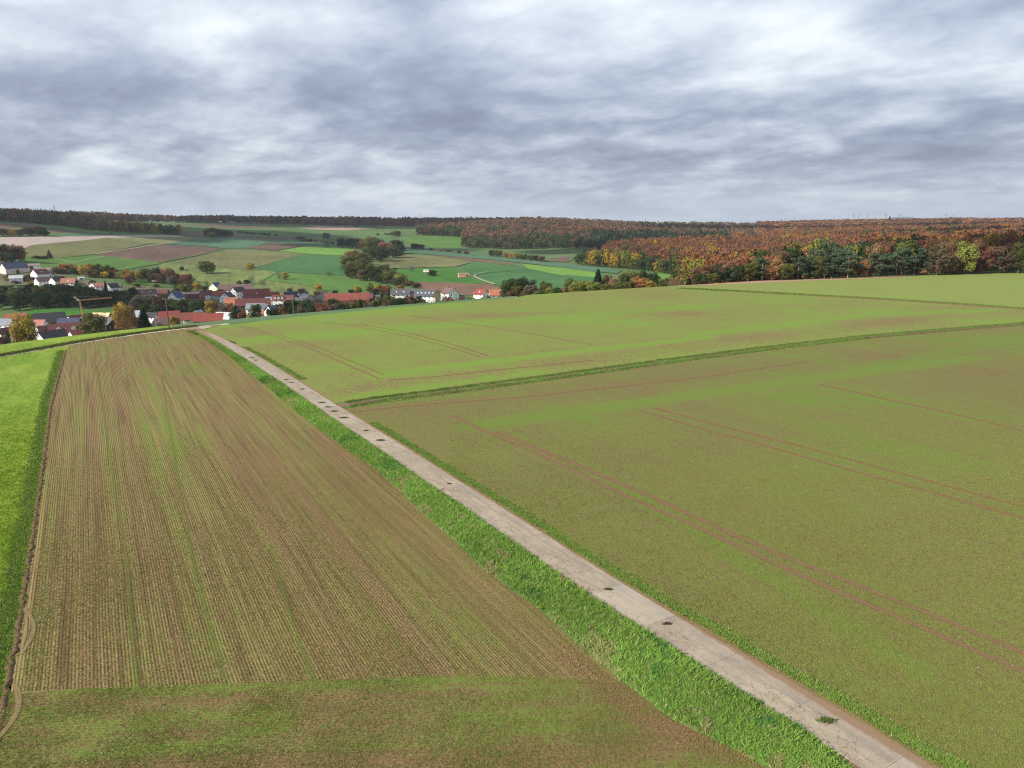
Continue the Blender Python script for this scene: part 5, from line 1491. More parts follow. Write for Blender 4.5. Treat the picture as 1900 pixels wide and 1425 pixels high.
for k in range(46):
    x = 1300 + k * 13.6 + rw.uniform(-3, 3)
    yc = float(np.interp(x, [c[0] for c in CREST], [c[1] for c in CREST]))
    Yc = H / float(slope(yc)[0])
    yt = float(np.interp(x, [1300, 1400, 1500, 1600, 1700, 1800, 1920], [494, 472, 458, 452, 445, 434, 430])) + rw.uniform(-5, 4)
    cl0 = rw.choice(['or', 'ru', 'ru', 'or', 'gd', 'ol', 'br', 'tn', 'dk'] if x < 1480 or x > 1600 else ['dk', 'pi', 'yg', 'dk', 'or', 'pi'])
    wood.append((x, yt, 30 + rw.uniform(-4, 6), 'round', cl0, N_, Yc + 38 + rw.uniform(-8, 12)))
cluster('in the autumn wood second rank', 'second rank of the autumn wood', wood)

# ------------------------------------------------------------------ the woods that read as one mass
TPL = {}


def tpl(kind, lod):
    if (kind, lod) not in TPL:
        n, s = {0: (420, .052), 1: (190, .070), 2: (80, .10), 3: (36, .15)}[lod]
        TPL[(kind, lod)] = [leaf_cloud(kind, n, 100 + i, s * (.75 if kind in ('spruce', 'tall') else 1)) for i in range(5)]
    return TPL[(kind, lod)]


def forest(name, label, zone, pal, hgt, step, umin, umax, ymin, ymax, seed, width=9.0, steep=1.0):
    """zone(x_photo, Y) -> keep mask; pal(X, Y, r) -> kind index and colours"""
    r = np.random.default_rng(seed)
    PX, PY = [], []
    Y = ymin
    while Y < ymax:
        st = step * max(1.0, (Y / 1300.0) ** .8)
        u = np.arange(umin, umax, st / Y)
        PX.append(u * Y + r.uniform(-.42, .42, len(u)) * st); PY.append(np.full(len(u), Y) + r.uniform(-.42, .42, len(u)) * st)
        Y += st
    X = np.concatenate(PX); Y = np.concatenate(PY)
    xs = X / Y * 1348 + 950
    k = zone(xs, Y)
    X, Y, xs = X[k], Y[k], xs[k]
    Z = hz(X, Y)
    hh = hgt * r.uniform(.66, 1.18, len(X)) * (1 + 0.10 * vnoise(X, Y, 120, seed))
    top = (Z + hh - H) / Y
    # leave out what the rows in front hide completely
    b = np.floor(xs / 5).astype(int)
    keep = np.zeros(len(X), bool)
    order = np.lexsort((Y, b))
    runm, cur = -9.0, None
    for i in order:
        if b[i] != cur:
            cur, runm, buf = b[i], -9.0, []
        if top[i] > runm - 9.0 / Y[i]:
            keep[i] = True
        buf.append(top[i] - 2.0 / Y[i])
        if len(buf) > 2:
            runm = max(runm, sorted(buf)[-2] if len(buf) > 1 else buf[0])
            buf = sorted(buf)[-2:]
    X, Y, Z, hh = X[keep], Y[keep], Z[keep], hh[keep]
    kinds, cols = pal(X, Y, r)
    AV, AC = [], []
    lod = np.where(Y < 750, 0, np.where(Y < 1350, 1, np.where(Y < 2300, 2, 3)))
    sc_ = width * np.maximum(1.0, (Y / 1300.0) ** .8)
    for kd in set(kinds.tolist()):
        for ld in range(4):
            for v in range(5):
                m = (kinds == kd) & (lod == ld) & (np.arange(len(X)) % 5 == v)
                if not m.any():
                    continue
                V, lv = tpl(kd, ld)[v]
                a = r.uniform(0, 6.28, m.sum())
                ca, sa = np.cos(a), np.sin(a)
                bw = {'round': .86, 'tall': .62, 'spruce': .46, 'pine': .58}[kd]
                wr = (sc_[m] * (.62 if kd == 'spruce' else 1.0)) / bw * r.uniform(.85, 1.25, m.sum())
                vx = V[..., 0][None] * ca[:, None, None] - V[..., 1][None] * sa[:, None, None]
                vy = V[..., 0][None] * sa[:, None, None] + V[..., 1][None] * ca[:, None, None]
                vz = np.broadcast_to(V[..., 2][None], vx.shape)
                AV.append(np.stack([vx * wr[:, None, None] + X[m][:, None, None], vy * wr[:, None, None] + Y[m][:, None, None], vz * hh[m][:, None, None] + Z[m][:, None, None]], -1).reshape(-1, 3))
                c = cols[m][:, None, :] * (0.88 + .24 * lv)[None, :, None]
                AC.append(c.reshape(-1, 3))
    V = np.concatenate(AV); Cc = np.concatenate(AC)
    me = npmesh(name, V, np.arange(len(V)).reshape(-1, 4), LEAFC, 4, col=Cc)
    o = link(bpy.data.objects.new(name, me))
    print(name, 'trees', len(X), 'faces', len(Cc))
    return tag(o, label, 'forest', None, 'stuff')


def pick(r, n, keys, wts):
    k = r.choice(len(keys), n, p=np.array(wts) / sum(wts))
    return np.array([COL[q] for q in keys])[k] * r.uniform(.86, 1.14, (n, 1)), np.array(keys)[k]


def px_line(pts):
    """front border given as seen: turns photo pixels into distance per column"""
    xs = [p[0] for p in pts]
    Ys = [hit(p[0], p[1], 420).y for p in pts]
    return lambda x: np.interp(x, xs, Ys)


# ridge wood far left
fA = px_line([(-80, 408), (0, 412), (60, 415), (110, 420), (160, 427), (200, 431), (260, 435), (330, 437.5), (345, 437.5)])


def zoneA(x, Y):
    f = fA(x)
    dep = np.interp(x, [-80, 150, 190, 345], [420, 420, 110, 60])
    return (x < 342) & (x > -90) & (Y > f) & (Y < f + dep)


def palA(X, Y, r):
    n = len(X)
    c, k = pick(r, n, ['br', 'ru', 'dk', 'gd', 'tn', 'dg', 'gy'], [6, 2, 3, .7, 1, 2, 2])
    x = X / Y * 1348 + 950
    front = Y < fA(x) + 45
    c2, _ = pick(r, n, ['dk', 'dg', 'gd', 'ol', 'tn', 'br'], [4, 4, 2, 3, 2, 2])
    m = front | ((x > 190) & (x < 345))
    c[m] = c2[m]
    c3, _ = pick(r, n, ['gd', 'ol', 'dg', 'tn'], [4, 3, 3, 2])
    m = (x > 205) & (x < 300) & (r.uniform(0, 1, n) < .75)
    c[m] = c3[m]
    return np.full(n, 'round'), c


forest('ridge_wood', 'brown autumn wood along the ridge at the far left', zoneA, palA, 21, 8.5, -.80, -.44, 1250, 2300, 11)
# skyline wood, left to centre
fB = px_line([(150, 411.5), (310, 411.5), (400, 414), (500, 416), (620, 419), (700, 420), (800, 421), (870, 421)])


def zoneB(x, Y):
    f = fB(x)
    return (x > 140) & (x < 900) & (Y > np.maximum(f, 1650)) & (Y < np.maximum(f, 1650) + 300)


def palB(X, Y, r):
    n = len(X)
    c, k = pick(r, n, ['br', 'ru', 'dk', 'rd', 'tn', 'ol', 'gy'], [6, 3, 3, 1.5, 1, 1, 3])
    return np.where(r.uniform(0, 1, n) < .06, 'spruce', 'round'), c


forest('skyline_wood', 'thin dark brown wood on the skyline above the green hill', zoneB, palB, 22, 8.5, -.61, -.03, 1650, 3400, 12)
# wooded hill in the centre
fC = px_line([(770, 437), (808, 438), (858, 440.5), (862, 461), (960, 463), (1021, 461), (1107, 461.5), (1135, 450)])


def zoneC(x, Y):
    f = np.where(x < 1110, fC(x), 1500)
    return (x > 776) & (x < 1400) & (Y > f) & (Y < 2750) & ~((x > 1020) & (x < 1110) & (Y < 1640) & False)


def palC(X, Y, r):
    n = len(X)
    x = X / Y * 1348 + 950
    f = fC(x)
    c, k = pick(r, n, ['br', 'ru', 'tn', 'or', 'gy', 'ol'], [4, 3, 4, 1.5, 3, 1])
    lowc, _ = pick(r, n, ['dk', 'dg', 'br', 'ol', 'gy'], [6, 3, 2, 1.5, 1])
    m = (Y < f + 190 + 90 * vnoise(X, Y, 160, 77)) & (x < 1125)
    c[m] = lowc[m]
    kinds = np.where(r.uniform(0, 1, n) < .25, 'tall', 'round').astype('<U8')
    sp = ((vnoise(X, Y, 330, 5) > .95) & (x > 900)) | ((x > 1095) & (x < 1350) & (Y > 1500) & (Y < 1950 + 90 * vnoise(X, Y, 200, 9)))
    sc0, _ = pick(r, n, ['sp', 'dk', 'pi'], [3, 2, 1])
    c[sp] = sc0[sp]; kinds[sp] = 'spruce'
    s2 = (x > 1180) & (x < 1290) & (Y > 2300) & (r.uniform(0, 1, n) < .5)
    c[s2] = sc0[s2]; kinds[s2] = 'spruce'
    warm = (Y > 2000) & (x > 860) & ~sp & ~s2
    c4, _ = pick(r, n, ['tn', 'ru', 'br', 'gy'], [6, 1.5, 3, 4])
    tallm = warm & (r.uniform(0, 1, n) < .5)
    kinds[tallm] = 'tall'
    c[warm] = c4[warm]
    return kinds, c


forest('hill_forest', 'mixed forest covering the hill in the centre, dark at its foot and tan above', zoneC, palC, 19, 11.0, -.14, .34, 1250, 2750, 13, 13.0)
# great autumn wood on the right
fD = px_line([(1052, 488), (1095, 494), (1158, 500), (1217, 506), (1262, 512)])


def zoneD(x, Y):
    yc = np.interp((x - 950) / 1348, _cu, _cY)
    f = np.where(x < 1265, np.where(x < 1262, fD(x), 0), np.maximum(yc + 45, 0))
    f = np.where(x >= 1265, np.maximum(yc + np.interp(x, [1265, 1300], [160, 55]), 0), f)
    left = np.interp(Y, [800, 1000, 1150, 1400, 4000], [1050, 1062, 1110, 1135, 1135])
    clear = (x > 1460) & (x < 1545) & (Y > 1850) & (Y < 1960)
    return (x > left) & (x < 2120) & (Y > f) & (Y < 3600) & ~((x < 1400) & (Y > 1450)) & ~clear


def palD(X, Y, r):
    n = len(X)
    x = X / Y * 1348 + 950
    v = vnoise(X, Y, 150, 61) + .55 * vnoise(X, Y, 60, 62)
    c = np.empty((n, 3))
    edges = [-9, -1.15, -.5, .15, .8, 1.3, 9]
    pals = [(['gd', 'or', 'yg', 'ol'], [3, 4, 1.5, 1]), (['or', 'gd', 'ru'], [6, 1.2, 2]), (['or', 'ru', 'tn'], [5, 4, 1]), (['ru', 'or', 'br'], [6, 2, 1.5]),
            (['ru', 'br', 'tn', 'gy'], [3, 4, 1.5, 1]), (['gy', 'br', 'ru', 'tn'], [4, 3, 1, 1])]
    for q in range(6):
        cq, _ = pick(r, n, *pals[q])
        m = (v >= edges[q]) & (v < edges[q + 1])
        c[m] = cq[m]
    c *= r.uniform(.74, .98, (n, 1))
    kinds = np.full(n, 'round', dtype='<U8')
    v2 = vnoise(X, Y, 210, 71)
    m = (v2 > .9) & (Y < 2600)
    c8, _ = pick(r, n, ['ol', 'dg', 'yg', 'dk', 'br'], [3, 3, 2, 2, 1])
    m = m & (r.uniform(0, 1, n) < .6)
    c[m] = c8[m]
    # greener foot of the slope
    f = fD(x)
    m = (x < 1262) & (Y < f + 75 + 40 * vnoise(X, Y, 80, 4))
    c5, _ = pick(r, n, ['dk', 'dg', 'ol', 'yg', 'gd'], [4, 4, 3, 1.6, .8])
    c[m] = c5[m]
    m = (x >= 1262) & (x < 1700) & (Y < 480 + 50 * v) & (r.uniform(0, 1, n) < .5)
    c[m] = c5[m]
    m = (x > 1420) & (x < 1620) & (Y < 620) & (r.uniform(0, 1, n) < .7)
    c6, _ = pick(r, n, ['pi', 'dk', 'yg', 'ol'], [4, 3, 1.5, 2])
    c[m] = c6[m]
    sp = (vnoise(X, Y, 260, 15) > 1.25) | (r.uniform(0, 1, n) < .015)
    c7, _ = pick(r, n, ['sp', 'dk', 'pi'], [2, 3, 2])
    c[sp] = c7[sp]; kinds[sp] = 'spruce'
    return kinds, c


forest('autumn_wood', 'large orange and rust beech wood covering the hills on the right', zoneD, palD, 19, 11.8, .07, .88, 400, 3600, 14, 14.5)
#@@VILLAGE
# ------------------------------------------------------------------ village
WH = (0.86, 0.85, 0.83); CRM = (0.78, 0.72, 0.55); GRY = (0.36, 0.35, 0.34); BRI_ = (0.27, 0.095, 0.065); DKW = (0.05, 0.045, 0.045); BEI = (0.58, 0.52, 0.46); WDB = (0.13, 0.075, 0.055); PNK = (0.50, 0.27, 0.20)
RF = {'red': (0.185, 0.052, 0.040), 'bred': (0.215, 0.050, 0.038), 'dred': (0.115, 0.038, 0.035), 'burg': (0.105, 0.032, 0.042), 'ora': (0.34, 0.125, 0.075), 'pnk': (0.34, 0.145, 0.12), 'slt': (0.085, 0.088, 0.105), 'blk': (0.035, 0.034, 0.040),
      'nav': (0.040, 0.052, 0.100), 'blu': (0.050, 0.075, 0.170), 'brn': (0.125, 0.080, 0.078), 'gbr': (0.21, 0.155, 0.145), 'lgr': (0.40, 0.41, 0.44), 'gry': (0.19, 0.20, 0.235), 'wod': (0.66, 0.50, 0.28), 'rbr': (0.28, 0.12, 0.09)}


def cname(c):
    return '%02d%02d%02d' % tuple(int(v * 99) for v in c)


def wallmat(c):
    return plain('render_' + cname(c), c, 0.85, 0.10, 0.8)


def roofmat(c):
    key = 'roof_' + cname(c)
    if key in MATS:
        return MATS[key]
    m, t = new_mat(key)
    ob = t.n('ShaderNodeTexCoord').outputs['Object']
    wv = t.n('ShaderNodeTexWave', {'Vector': ob, 'Scale': 1.6, 'Distortion': 0.6, 'Detail': 1.0}, wave_type='BANDS', bands_direction='Z').outputs[1]
    n = t.noise(ob, 0.6, 4, 0.7)
    f = t.m('ADD', t.m('MULTIPLY', wv, 0.25), t.m('MULTIPLY', n, 0.75))
    out(t, t.mix(t.ramp(f, 0.3, 0.75), tuple(v * .72 for v in c), tuple(min(1, v * 1.28) for v in c)), 0.7, wv, 0.3, 0.05, spec=0.3)
    MATS[key] = m
    return m


M_GLASS = plain('window_glass', (0.035, 0.042, 0.05), 0.15, 0.2, 1, 0.6)
M_FRAME = plain('window_frame', (0.70, 0.69, 0.66), 0.6, 0.05)
M_DOOR = plain('door_wood', (0.10, 0.06, 0.04), 0.6, 0.2, 3)
M_CHIM = plain('chimney_brick', (0.22, 0.10, 0.07), 0.9, 0.3, 4)
M_GUT = plain('eaves_board', (0.42, 0.38, 0.34), 0.7, 0.1)


def window_mesh(w_, h_):
    key = ('win', w_, h_)
    if key in PROTO:
        return PROTO[key]
    V, Fc = [], []
    add_box(V, Fc, -w_/2, w_/2, -.05, .03, 0, h_)
    nf = len(Fc)
    add_box(V, Fc, -w_/2 + .11, w_/2 - .11, -.07, -.052, .11, h_ - .11)
    nf2 = len(Fc)
    add_box(V, Fc, -.03, .03, -.085, -.072, .11, h_ - .11)
    me = pymesh('window', V, Fc, [M_FRAME, M_GLASS])
    mi = [0] * nf + [1] * (nf2 - nf) + [0] * (len(Fc) - nf2)
    me.polygons.foreach_set('material_index', mi)
    PROTO[key] = me
    return me


def house(label, x, yr, Yg, L, W, th, roof, wall, wh=5.2, rh=None, floors=2, dorm=0, chim=1, flat=False, gable=None, sky_=0, group=None, kind='house', wins=True, lower=None):
    if rh is None:
        rh = W * .42
    s, f = slope(yr)
    s = float(s); u = (x - 950) / float(f)
    best = None
    for Y in np.linspace(Yg * .86, Yg * 1.14, 57):
        zr = H - s * Y
        g = float(hz(u * Y, Y))
        e = abs((zr - g) - (wh + rh)) + 0.01 * abs(Y - Yg)
        if best is None or e < best[0]:
            best = (e, Y, zr, g)
    _, Y, zr, g = best
    base = min(g, zr - rh - wh) - 0.5
    az = math.atan(u)
    rz = R(th) - az
    root = empty({'house': 'house', 'barn': 'barn', 'shed': 'shed'}[kind], (u * Y, Y, g), rz)
    tag(root, label, kind, group)
    z0 = base - g; ze = zr - rh - g; zt = zr - g
    hl, hw = L / 2, W / 2
    V = [(-hl, -hw, z0), (hl, -hw, z0), (hl, hw, z0), (-hl, hw, z0), (-hl, -hw, ze), (hl, -hw, ze), (hl, hw, ze), (-hl, hw, ze), (-hl, 0, zt - .05), (hl, 0, zt - .05)]
    Fc = [(0, 1, 5, 4), (1, 2, 6, 9, 5), (2, 3, 7, 6), (3, 0, 4, 8, 7)]
    wm = wallmat(wall)
    me = pymesh('wall', V, Fc, [wm, wallmat(gable) if gable else wm])
    if gable:
        me.polygons[1].material_index = 1; me.polygons[3].material_index = 1
    link(bpy.data.objects.new('wall', me), root)
    # roof: two slabs with thickness and overhang
    oh, ov, tk = .45, .45, .22
    if flat:
        V, Fc = [], []
        add_box(V, Fc, -hl - oh, hl + oh, -hw - oh, hw + oh, ze, ze + .3)
        if rh > .6:
            V = [(-hl-oh, -hw-oh, ze), (hl+oh, -hw-oh, ze), (hl+oh, hw+oh, ze), (-hl-oh, hw+oh, ze), (-hl-oh, 0, zt), (hl+oh, 0, zt)]
            Fc = [(0, 1, 5, 4), (2, 3, 4, 5), (1, 2, 5), (3, 0, 4), (3, 2, 1, 0)]
    else:
        k = rh / hw
        V, Fc = [], []
        for sg in (-1, 1):
            b = len(V)
            e = hw + ov
            ez = zt - k * e
            for xx in (-hl - oh, hl + oh):
                V += [(xx, 0, zt), (xx, sg * e, ez), (xx, sg * e, ez + tk), (xx, 0, zt + tk)]
            Fc += [(b, b+1, b+2, b+3), (b+7, b+6, b+5, b+4), (b+3, b+2, b+6, b+7), (b+1, b, b+4, b+5), (b+2, b+1, b+5, b+6)]
    rm = roofmat(RF[roof])
    ro = link(bpy.data.objects.new('roof', pymesh('roof', V, Fc, rm)), root)
    if chim and not flat:
        V, Fc = [], []
        cx0 = hl * random.choice((-.5, .35, .6))
        add_box(V, Fc, cx0 - .35, cx0 + .35, .3, .95, zt - 1.2, zt + 1.0)
        add_box(V, Fc, cx0 - .42, cx0 + .42, .23, 1.02, zt + 1.0, zt + 1.12)
        link(bpy.data.objects.new('chimney', pymesh('chimney', V, Fc, M_CHIM)), ro)
    # dormers on the side that faces the camera
    for d in range(dorm):
        xd = (d - (dorm - 1) / 2) * L / (dorm + .3)
        dw = 1.7 if dorm > 2 else 2.4
        zb = ze + rh * .22; yo = -hw * .86
        zd = zb + 1.6
        V = [(xd-dw/2, yo, zb-.6), (xd+dw/2, yo, zb-.6), (xd+dw/2, yo, zd), (xd, yo, zd+.9), (xd-dw/2, yo, zd), (xd-dw/2, 0, zb-.6), (xd+dw/2, 0, zb-.6), (xd+dw/2, 0, zd), (xd-dw/2, 0, zd)]
        Fc = [(0, 1, 2, 3, 4), (1, 6, 7, 2), (5, 0, 4, 8)]
        dm = link(bpy.data.objects.new('dormer', pymesh('dormer', V, Fc, wallmat(WH))), root)
        V, Fc = [], []
        for sg in (-1, 1):
            b = len(V)
            V += [(xd, yo-.25, zd+.95), (xd+sg*(dw/2+.25), yo-.25, zd-.1), (xd+sg*(dw/2+.25), .2, zd-.1), (xd, .2, zd+.95),
                  (xd, yo-.25, zd+1.08), (xd+sg*(dw/2+.25), yo-.25, zd+.03), (xd+sg*(dw/2+.25), .2, zd+.03), (xd, .2, zd+1.08)]
            Fc += [(b+4, b+5, b+6, b+7), (b, b+1, b+5, b+4), (b+1, b+2, b+6, b+5)]
        link(bpy.data.objects.new('dormer_roof', pymesh('dormer_roof', V, Fc, rm)), dm)
        wo = bpy.data.objects.new('window', window_mesh(1.0, 1.0)); wo.location = (xd, yo, zb + .3); link(wo, dm)
    for d in range(sky_):
        xd = (d - (sky_ - 1) / 2) * L / (sky_ + .5)
        k = rh / hw
        y0 = -hw * .55; z_ = zt - k * abs(y0) + tk
        V = [(xd-.45, y0-.5, z_-.5*k+.05), (xd+.45, y0-.5, z_-.5*k+.05), (xd+.45, y0+.5, z_+.5*k+.05), (xd-.45, y0+.5, z_+.5*k+.05),
             (xd-.45, y0-.5, z_-.5*k-.1), (xd+.45, y0-.5, z_-.5*k-.1), (xd+.45, y0+.5, z_+.5*k-.1), (xd-.45, y0+.5, z_+.5*k-.1)]
        Fc = [(0, 1, 2, 3), (4, 5, 1, 0), (5, 6, 2, 1), (7, 4, 0, 3)]
        link(bpy.data.objects.new('skylight', pymesh('skylight', V, Fc, plain('skylight_glass', (0.55, 0.58, 0.62), 0.15, 0.05, 1, 0.6))), ro)
    if wins:
        ww, whh = (1.15, 1.25)
        nfl = floors if wh > 4.4 else 1
        vd = Vector((u * Y, Y)).normalized()
        for (nx, ny, ln, off) in ((0, -1, L, hw), (-1, 0, W, hl), (1, 0, W, hl)):
            wn = Vector((nx * math.cos(rz) - ny * math.sin(rz), nx * math.sin(rz) + ny * math.cos(rz)))
            if wn.dot(vd) > -.12:
                continue
            n = max(2, int(ln / 3.4)) if ln > 6.5 else 1
            n = min(n, 5)
            spots = []
            for fl in range(nfl):
                z = ze - 1.75 - fl * 2.75
                for k in range(n):
                    spots.append(((k - (n - 1) / 2) * ln / (n + .2), z))
            if nx and rh > 2.6 and not flat:
                spots.append((0, ze + rh * .25))
            for j, (a, z) in enumerate(spots):
                if kind != 'house' and j % 2:
                    continue
                o = bpy.data.objects.new('window', window_mesh(ww, whh))
                if ny:
                    o.location = (a, -off, z)
                else:
                    o.location = (nx * off, a, z); o.rotation_euler = (0, 0, R(-90) if nx < 0 else R(90))
                link(o, root)
        V, Fc = [], []
        if kind == 'house':
            add_box(V, Fc, hl * .55, hl * .55 + 1.0, -hw - .06, -hw + .02, z0 + .3, z0 + 2.7)
        else:
            dw_ = min(3.6, L * .35)
            add_box(V, Fc, -dw_/2, dw_/2, -hw - .06, -hw + .02, z0 + .3, z0 + .5 + min(wh * .8, 3.6))
        link(bpy.data.objects.new('door' if kind == 'house' else 'barn_door', pymesh('door', V, Fc, M_DOOR)), root)
    return root


